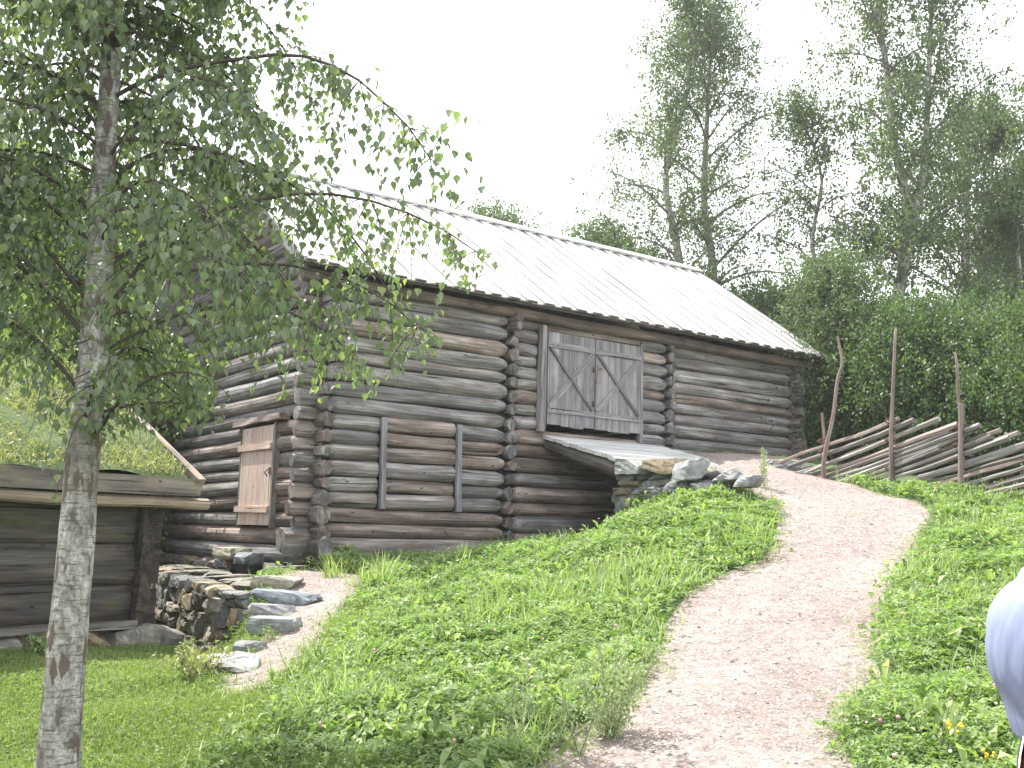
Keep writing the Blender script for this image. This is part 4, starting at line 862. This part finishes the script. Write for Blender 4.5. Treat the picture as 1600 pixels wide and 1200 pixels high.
def pts_in(x0, x1, y0, y1, dens, soft=.0):
    n = int((x1-x0)*(y1-y0)*dens); x = U(x0, x1, n); y = U(y0, y1, n)
    # frustum test with a margin so nothing is grown where no view reaches
    ok = (x > -.62*y-1.0) & (x < .62*y+1.0)
    x, y = x[ok], y[ok]; jx = x+rng.normal(0, .09, len(x)); jy = y+rng.normal(0, .09, len(x))
    bad = ((x-FA[0])*fn[0]+(y-FA[1])*fn[1] < -.12) & (x > 4.0) & (y > 11) | barn_fp(x, y) | cab_fp(x, y) | inside(POLY1, jx, jy) | inside(POLY2, jx, jy) | inside(POLY3, jx, jy)
    return x[~bad], y[~bad]
def lawn_mask(x, y):
    x = x+rng.normal(0, .22, x.shape); y = y+rng.normal(0, .3, x.shape); return (x < -1.45-.0*y+.12*samp(pn, x, y)) & (y < 12.6) | ((y < 6.6) & (x < -.5))
mw = MB(); lw = MB()
def put(mb, x, y, hgt, tv, tf, sc, tilt, rnd, lift=1.0, tilt_sd=.3):
    n = len(x); z = T(x, y)+hgt; scatter(mb, tv, tf, np.c_[x, y, z], rot_mats(U(0, 2*np.pi, n), rng.normal(tilt, tilt_sd, n), rng.normal(0, .25, n)), sc, rnd)
zones = [((-3.5, 5, 4.2, 8.5), 1.0, 1.0), ((-4, 6, 8.5, 12), .62, 1.25), ((-4, 8, 12, 19), .34, 1.6)]
for (x0, x1, y0, y1), dm, sm in zones:
    # clover leaves at several heights
    x, y = pts_in(x0, x1, y0, y1, 3400*dm); lm_ = lawn_mask(x, y); x, y = x[~lm_], y[~lm_]; p = samp(pn, x, y); p2 = samp(pn2, x, y)
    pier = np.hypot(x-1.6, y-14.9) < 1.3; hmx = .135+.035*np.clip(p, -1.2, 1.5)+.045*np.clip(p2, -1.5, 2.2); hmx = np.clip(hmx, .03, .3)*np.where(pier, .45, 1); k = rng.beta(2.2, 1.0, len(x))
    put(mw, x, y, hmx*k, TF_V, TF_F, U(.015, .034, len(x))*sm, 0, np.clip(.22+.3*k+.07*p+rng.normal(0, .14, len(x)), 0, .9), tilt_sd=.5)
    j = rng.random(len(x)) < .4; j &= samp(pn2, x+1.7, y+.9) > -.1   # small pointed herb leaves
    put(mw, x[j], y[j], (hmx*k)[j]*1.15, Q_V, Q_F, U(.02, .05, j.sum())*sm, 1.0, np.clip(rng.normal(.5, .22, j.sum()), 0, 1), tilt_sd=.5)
    # fine grass blades, in patches
    x, y = pts_in(x0, x1, y0, y1, 1500*dm); lm_ = lawn_mask(x, y); x, y = x[~lm_], y[~lm_]; p = samp(pn, x+2, y); k = rng.random(len(x)) < .22+.3*np.clip(p, -1, 1); x, y, p = x[k], y[k], p[k]
    put(mw, x, y, np.zeros(len(x)), BD_V*np.array([.5, 1.3, 1]), BD_F, U(.10, .27, len(x))*(1+.15*p)*np.where(np.hypot(x-1.6, y-14.9) < 1.3, .5, 1), 0, np.clip(rng.normal(.66, .2, len(x)), 0, 1), tilt_sd=.4)
    # broader leaves
    x, y = pts_in(x0, x1, y0, y1, 420*dm); lm_ = lawn_mask(x, y); x, y = x[~lm_], y[~lm_]; p = samp(pn2, x, y+3); k = p > .1; x, y = x[k], y[k]
    put(mw, x, y, U(.03, .14, len(x)), LL_V, LL_F, U(.05, .13, len(x)), .25, np.clip(rng.normal(.55, .25, len(x)), 0, 1), tilt_sd=.5)
    # lawn
    x, y = pts_in(x0-3, min(x1, 0), y0, y1, 5200*dm); lm_ = lawn_mask(x, y); x, y = x[lm_], y[lm_]
    put(lw, x, y, np.zeros(len(x)), BD_V*np.array([1.3*sm, 1, 1]), BD_F, U(.03, .075, len(x)), 0, np.clip(rng.normal(.45, .2, len(x))+.12*samp(pn, x, y), 0, 1), tilt_sd=.4)
    x, y = pts_in(x0-3, min(x1, 0), y0, y1, 900*dm); lm_ = lawn_mask(x, y); x, y = x[lm_], y[lm_]
    put(lw, x, y, U(.02, .05, len(x)), TF_V, TF_F, U(.012, .024, len(x))*sm, 0, np.clip(rng.normal(.5, .2, len(x)), 0, 1), tilt_sd=.4)
# thin fringe and stray tufts on the gravel
def tuft(mb, x, y, n=22, r=.05, h=.07, c=.6): 
    xx = x+rng.normal(0, r, n); yy = y+rng.normal(0, r, n); put(mb, xx, yy, np.zeros(n), BD_V*np.array([.5, 1.2, 1]), BD_F, U(.5, 1.2, n)*h, 0, np.clip(rng.normal(c, .15, n), 0, 1), tilt_sd=.6)
for pts_ in (POLY1, POLY2):
    for i in range(0, len(pts_), 1):
        if rng.random() < .8: q = pts_[i]+rng.normal(0, .11, 2); tuft(mw, q[0], q[1], 12, .08, U(.04, .13), .8); a_ = rng.normal(0, .1, (9, 2))+q; put(mw, a_[:, 0], a_[:, 1], U(.01, .06, 9), TF_V, TF_F, U(.012, .026, 9), 0, U(.3, .9, 9), tilt_sd=.4)
for px, py, d in ((1065, 1082, 7.0), (1078, 988, 8.5), (1305, 1040, 7.6), (1295, 1072, 7.1), (1340, 806, 12.8), (1080, 1100, 6.8), (1300, 1140, 6.4), (405, 1045, 9.2), (430, 1030, 9.6), (1410, 840, 11.6), (1380, 1020, 8), (450, 1050, 9.0), (1350, 940, 9.4)):
    q = P(px, py, d); tuft(mw, q[0], q[1], 26, .05, .05)
pb = MB(); n = 5200; x = U(-2.5, 5, n); y = U(5, 16, n); k = inside(POLY1, x, y) | inside(POLY2, x, y); x, y = x[k], y[k]; n = len(x)
pv = np.array([(1, 0, 0), (-1, 0, 0), (0, 1, 0), (0, -1, 0), (0, 0, .7), (0, 0, -.7)])*1.; pf = np.array([(0, 2, 4), (2, 1, 4), (1, 3, 4), (3, 0, 4), (2, 0, 5), (1, 2, 5), (3, 1, 5), (0, 3, 5)])
scatter(pb, pv, pf, np.c_[x, y, T(x, y)+.014], rot_mats(U(0, 6, n), rng.normal(0, .3, n), rng.normal(0, .3, n)), rng.exponential(.0035, n)+.003, U(.45, 1.6, n))
tag(pb.build('pebbles', M['stone']), 'loose small pebbles on the gravel', 'pebbles', kind='stuff')
# tall grass bunches against the wall and at the corner
for px, py, d, h in ((600, 905, 12.6, .45), (585, 900, 12.8, .4), (720, 890, 13.4, .35), (520, 890, 13.6, .3), (860, 840, 14.6, .3), (1175, 850, 11.8, .35), (1150, 870, 11.4, .3), (760, 1000, 10, .35), (640, 960, 11, .3)):
    q = P(px, py, d); tuft(mw, q[0], q[1], 60, .1, h, .72)
tag(mw.build('meadow', M['meadow']), 'lush clover and grass covering the slope on both sides of the path', 'meadow', kind='stuff')
tag(lw.build('lawn', M['lawn']), 'short grass on the lawn in front of the cabin', 'grass', kind='stuff')
# flowers
fl = MB(); fw_ = MB()
for (mbx, n, sx) in ((fl, 60, .7), (fw_, 190, .35)):
    x, y = pts_in(-3, 6, 5, 14, n/40.); lm_ = lawn_mask(x, y); x, y = x[~lm_], y[~lm_]
    for a, b in zip(x, y):
        h = U(.14, .26); z = float(T(a, b))+h; r = .011*sx+.004; v = LV/np.linalg.norm(LV, axis=1)[:, None]*r*U(.8, 1.1); mbx.add(v+(a, b, z), LF)
tag(fl.build('clover_flowers', flower_mat('pink_clover', (.55, .27, .33))), 'scattered pink clover heads in the meadow', 'flowers', kind='stuff')
tag(fw_.build('white_flowers', flower_mat('white_clover', (.75, .74, .66))), 'scattered small white flower heads in the meadow', 'flowers', kind='stuff')
ye = MB()
for px, py in ((1485, 1133), (1499, 1135), (1532, 1180), (1548, 1190), (1508, 1185), (1528, 1192), (1540, 1175), (1555, 1184)):
    q = P(px, py, 5.3)
    for _ in range(5): v = LV/np.linalg.norm(LV, axis=1)[:, None]*.008; ye.add(v+q+rng.normal(0, .012, 3), LF)
tag(ye.build('yellow_flowers', flower_mat('yellow_petal', (.75, .55, .03))), 'small yellow vetch blossoms at the lower right', 'flowers', kind='stuff')
# sod growth
sg = MB(); n = 26000; x = U(-CW-.3, XR-.1, n); k = U(.03, 1, n); pos = np.array([kp(a, b, .13) for a, b in zip(x, k)])
ry = math.atan2(KD[1], KD[0]); cr2, sr2 = math.cos(ry), math.sin(ry); pos = np.c_[pos[:, 0]*cr2-pos[:, 1]*sr2, pos[:, 0]*sr2+pos[:, 1]*cr2, pos[:, 2]]+K0
h2 = int(n*.6); rm = rot_mats(U(0, 6.28, n), rng.normal(.2, .5, n), rng.normal(0, .4, n)); rr = np.clip(rng.normal(.5, .27, n), 0, 1)
scatter(sg, BD_V*np.array([1.2, 1, 1]), BD_F, pos[:h2], rm[:h2], U(.05, .13, h2), rr[:h2]); scatter(sg, TF_V, TF_F, pos[h2:]+np.c_[np.zeros((n-h2, 2)), U(.0, .07, n-h2)], rm[h2:], U(.015, .032, n-h2), rr[h2:])
tag(sg.build('roof_grass', M['turf']), 'dry yellowish grass and herbs growing on the cabin roof', 'grass', kind='stuff')
# weeds that stand out
def weed(px, py, d, h, label, mat='grey_leaf', nst=6, spread=.35, leaf=.03, dens=26, name='weed_plant', bark='weedstem'):
    q = P(px, py, d); q[2] = float(T(q[0], q[1])); root = empty(name, tuple(q), label=label, cat='plant', group='tall weeds by the path'); sb = MB(); lb = MB(); ps = []
    for i in range(nst):
        az = U(0, 6.28); L = h*U(.7, 1.05); e = np.array([math.cos(az)*spread*U(.2, 1)*h, math.sin(az)*spread*U(.2, 1)*h, L]); pts = catmull([(0, 0, 0), e*.5+rng.normal(0, .02, 3), e], 10)
        tube(sb, pts, np.linspace(.0032, .001, 10), 4, cap=False)
        for k in range(dens*4):
            u = U(.15, 1); c = pts[int(u*9)]; ps.append(c+rng.normal(0, .028*(1.3-u*.6), 3))
    ps = np.array(ps); n = len(ps); scatter(lb, Q_V*np.array([.7, 1, 1]), Q_F, ps, rot_mats(U(0, 6.28, n), rng.normal(1.6, .8, n), rng.normal(0, .6, n)), U(.5, 1.2, n)*leaf, U(0, 1, n))
    sb.build('stem', M[bark], root); lb.build('foliage', M[mat], root)
weed(955, 1150, 6.3, .62, 'feathery grey green mugwort at the left edge of the gravel path', nst=11, spread=.45, dens=44, leaf=.03)
weed(905, 1170, 6.1, .42, 'low wiry weed left of the feathery mugwort', nst=5, spread=.8, dens=22, leaf=.026)
weed(790, 1190, 6.0, .6, 'thin dark stemmed weed in the clover at the bottom', nst=4, spread=.5, dens=26, leaf=.022)
weed(1192, 745, 14.2, .62, 'single upright weed on top of the stone pier', nst=2, spread=.1, dens=40, leaf=.04)
weed(1110, 850, 11.6, .35, 'broad leaved dock plant beside the upper path', 'meadow', nst=6, spread=.9, dens=2, leaf=.11)
weed(1130, 735, 14.0, .3, 'short weed on the stones left of the upright weed', 'meadow', nst=3, spread=.3, dens=26, leaf=.035)
weed(1460, 1130, 5.5, .42, 'broad leaved plant with a long pointed leaf beside the person', 'meadow', nst=6, spread=.6, dens=2, leaf=.085)
weed(960, 815, 14.6, .3, 'leafy weed at the foot of the stone pier', 'meadow', nst=4, spread=.5, dens=26, leaf=.04)
weed(300, 1075, 8.9, .34, 'bleached grass clump at the lower end of the footpath', 'turf', nst=14, spread=1.1, dens=8, leaf=.05)
weed(420, 1000, 10.6, .16, 'tiny sprig on the step stones', 'meadow', nst=3, spread=.6, dens=14, leaf=.03)
weed(70, 1020, 10.2, .26, 'nettle clump against the cabin footing', 'meadow', nst=10, spread=.8, dens=18, leaf=.05)

# ------------------------------------------------------------------ person
def person():
    px_, py_ = 1.76, 3.35; g = float(T(px_, py_)); root = empty('person', (px_+.02, py_, g), 0, label='person in a pale blue shirt and red and navy shorts walking out of frame', cat='person'); root.scale = (.955, .955, .955)
    skin = plain('skin', (.55, .34, .26), .55, 30, .08); shirt = mat_new('shirt_cloth'); m, t, b = shirt; b.inputs['Base Color'].default_value = (.20, .235, .36, 1); b.inputs['Roughness'].default_value = .85
    nn = noise(t, N(t, 'ShaderNodeTexCoord').outputs['Object'], 5, 3, .5, (1, 1, .35)); bump(t, b, nn, .9, .06); shirt = m
    # facing +X (to the right of the view)
    J = {'pel': (0, 0, .94), 'abd': (.0, 0, 1.08), 'che': (.0, 0, 1.26), 'nec': (.03, 0, 1.45), 'hd0': (.06, 0, 1.53), 'hd1': (.08, 0, 1.63), 'hd2': (.07, 0, 1.70)}
    E_ = [('pel', 'abd'), ('abd', 'che'), ('che', 'nec'), ('nec', 'hd0'), ('hd0', 'hd1'), ('hd1', 'hd2')]; Rr = {'pel': .14, 'abd': .12, 'che': .135, 'nec': .055, 'hd0': .075, 'hd1': .098, 'hd2': .07}
    for sg, s_ in ((1, 'l'), (-1, 'r')):
        st = .14*sg
        J.update({'sh'+s_: (.0, sg*.19, 1.38), 'el'+s_: (-.05+st*.5, sg*.25, 1.10), 'wr'+s_: (.10+st*.6, sg*.25, .87), 'pa'+s_: (.14+st*.6, sg*.245, .80), 'hi'+s_: (0, sg*.1, .88), 'kn'+s_: (.06+st, sg*.11, .49), 'an'+s_: (-.02+st*1.3, sg*.11, .09), 'to'+s_: (.13+st*1.3, sg*.125, .04)})
        E_ += [('che', 'sh'+s_), ('sh'+s_, 'el'+s_), ('el'+s_, 'wr'+s_), ('wr'+s_, 'pa'+s_), ('pel', 'hi'+s_), ('hi'+s_, 'kn'+s_), ('kn'+s_, 'an'+s_), ('an'+s_, 'to'+s_)]
        Rr.update({'sh'+s_: .062, 'el'+s_: .04, 'wr'+s_: .027, 'pa'+s_: .035, 'hi'+s_: .095, 'kn'+s_: .058, 'an'+s_: .04, 'to'+s_: .035})
        for fi, (dx, dz) in enumerate(((.03, -.085), (.012, -.095), (-.008, -.09), (-.024, -.07))):
            a = 'f%s%d' % (s_, fi); pa = np.array(J['pa'+s_]); J[a+'a'] = tuple(pa+(dx*.9, 0, dz*.45)); J[a+'b'] = tuple(pa+(dx, -sg*.02, dz)); E_ += [('pa'+s_, a+'a'), (a+'a', a+'b')]; Rr[a+'a'] = .0095; Rr[a+'b'] = .0075
        pa = np.array(J['pa'+s_]); J['th'+s_] = tuple(pa+(.045, -sg*.015, -.02)); E_.append(('pa'+s_, 'th'+s_)); Rr['th'+s_] = .010
    keys = list(J); me = bpy.data.meshes.new('body'); me.from_pydata([J[k] for k in keys], [(keys.index(a), keys.index(b)) for a, b in E_], [])
    o = bpy.data.objects.new('body', me); COL.objects.link(o); o.parent = root
    md = o.modifiers.new('skin', 'SKIN'); 
    for i, k in enumerate(keys): me.skin_vertices[0].data[i].radius = (Rr[k], Rr[k]*(1.25 if k in ('pel', 'abd', 'che') else 1)); 
    me.skin_vertices[0].data[0].use_root = True
    o.modifiers.new('sub', 'SUBSURF').levels = 2; o.modifiers['sub'].render_levels = 2; me.materials.append(skin)
    def loft(name, rings, mat, n=96, folds=.0, parent=root, capt=True):
        V = []; F = []; ph = rng.uniform(0, 6, 5)
        for (cx, cy, z, rx, ry) in rings:
            th = np.linspace(0, 2*np.pi, n, endpoint=False); am = (.3+min(1, max(0, (1.45-z)*2.2))); f = 1+folds*am*(np.sin(th*6+ph[0]+z*5)+.8*np.abs(np.sin(th*8.5+ph[1]-z*7))+.5*np.sin(th*17+ph[2]+z*16))
            V += list(np.c_[cx+rx*np.cos(th)*f, cy+ry*np.sin(th)*f, np.full(n, z)])
        for i in range(len(rings)-1):
            for j in range(n): F.append((i*n+j, i*n+(j+1) % n, (i+1)*n+(j+1) % n, (i+1)*n+j))
        me = bpy.data.meshes.new(name); me.from_pydata([tuple(v) for v in V], [], F); me.polygons.foreach_set('use_smooth', [True]*len(F)); me.materials.append(mat)
        o = bpy.data.objects.new(name, me); COL.objects.link(o); o.parent = parent; sm = o.modifiers.new('s', 'SOLIDIFY'); sm.thickness = .006; return o
    RG_ = [(-.005, 0, .90, .15, .2), (-.01, 0, .93, .155, .205), (-.025, 0, 1.0, .162, .215), (-.05, 0, 1.10, .185, .225), (-.06, 0, 1.2, .19, .235), (-.055, 0, 1.3, .18, .24), (-.035, 0, 1.37, .155, .235), (-.01, 0, 1.42, .125, .19), (.01, 0, 1.455, .09, .12), (.025, 0, 1.475, .066, .07)]; RG_ = [tuple(q) for q in catmull(RG_, 44)]; sh = loft('shirt', RG_, shirt, folds=.04)
    for sg, s_ in ((1, 'l'), (-1, 'r')):
        a = np.array(J['sh'+s_]); b = np.array(J['el'+s_]); mb = MB(); d = b-a; tube(mb, [a-d*.3+(0, -sg*.05, -.05), a-d*.14+(0, -sg*.02, -.012), a+d*.05, a+d*.25, a+d*.6, a+d*.95], [.05, .075, .088, .088, .086, .082], 24); mb.build('sleeve', shirt, root, smooth=True)
    navy = plain('navy_cloth', (.025, .03, .07), .8); red = plain('red_cloth', (.5, .035, .05), .8); wht = plain('white_piping', (.8, .8, .82), .8)
    loft('shorts', [(0, 0, 1.0, .115, .15), (0, 0, .92, .128, .16), (0, 0, .84, .145, .18), (0, 0, .8, .15, .185)], red)
    for sg, s_ in ((1, 'l'), (-1, 'r')):
        h = np.array(J['hi'+s_]); k = np.array(J['kn'+s_]); mb = MB(); d = k-h; tube(mb, [h+d*.05, h+d*.3, h+d*.7], [.098, .108, .113], 20, cap=False); mb.build('shorts_leg', red, root, smooth=True)
    px__ = 0
    for w, nm, mt, ex in ((.075, 'side_panel', navy, .018), (.012, 'piping', wht, .022)):   # back panel and its piping
        V = []; F = []; zs_ = np.linspace(.78, .985, 10); a0 = np.linspace(math.pi-.8, math.pi-.22, 9) if nm == 'side_panel' else np.linspace(math.pi-.23, math.pi-.15, 3)
        for z in zs_:
            rx = np.interp(z, [.8, .84, .92, 1.0], [.15, .145, .128, .115])+ex; ry = np.interp(z, [.8, .84, .92, 1.0], [.185, .18, .16, .15])+ex
            for a in a0: V.append((rx*math.cos(a), ry*math.sin(a), z))
        m_ = len(a0); F = [(i*m_+j, i*m_+j+1, (i+1)*m_+j+1, (i+1)*m_+j) for i in range(9) for j in range(m_-1)]; mb = MB(); mb.add(V, np.array(F)); mb.build(nm, mt, root, smooth=True)
    hair = plain('hair', (.09, .055, .03), .6, 50); mb = MB(); v = LV/np.linalg.norm(LV, axis=1)[:, None]; v = v*(.105, .092, .115)+(.045, 0, 1.655); v[:, 0] = np.where(v[:, 2] < 1.66, np.minimum(v[:, 0], .04), v[:, 0]); mb.add(v, LF); mb.build('hair', hair, root, smooth=True)
    mb = MB(); tube(mb, [(.135, 0, 1.655), (.165, 0, 1.612), (.135, 0, 1.597)], [.008, .014, .01], 8); mb.build('nose', skin, root, smooth=True)
    for sg in (1, -1):
        mb = MB(); v = LV/np.linalg.norm(LV, axis=1)[:, None]*.011; mb.add(v+(.142, sg*.034, 1.645), LF); mb.build('eye', plain('eye', (.5, .5, .5), .3), root, smooth=True)
        mb = MB(); v = LV/np.linalg.norm(LV, axis=1)[:, None]*(.016, .008, .028); mb.add(v+(.06, sg*.1, 1.63), LF); mb.build('ear', skin, root, smooth=True)
    shoe = plain('shoe', (.2, .2, .22), .6)
    for s_ in ('l', 'r'):
        a = np.array(J['an'+s_]); mb = MB(); rock(mb, a+(.06, 0, -.045), (.28, .1, .09), 0, (0, 0), (1, 1, 1), cuts=2, rnd=1.4); mb.build('shoe', shoe, root, smooth=True)
person()

# ------------------------------------------------------------------ haze volume, added to wash out the distance like veiling glare
HZ = MB(); hv = [(x, y, z) for z in (-1.5, 27) for x, y in ((-130, -40), (130, -40), (130, 140), (-130, 140))]; HZ.add(hv, BOXF); hm = bpy.data.materials.new('haze'); hm.use_nodes = True; ht = hm.node_tree; ht.nodes.remove(ht.nodes['Principled BSDF'])
pv_ = ht.nodes.new('ShaderNodeVolumePrincipled'); pv_.inputs['Color'].default_value = (.93, .95, .97, 1); pv_.inputs['Density'].default_value = .0009; pv_.inputs['Anisotropy'].default_value = .3
ht.links.new(pv_.outputs[0], ht.nodes['Material Output'].inputs['Volume'])
tag(HZ.build('haze', hm), 'pale haze added to imitate veiling glare', 'haze', kind='stuff')
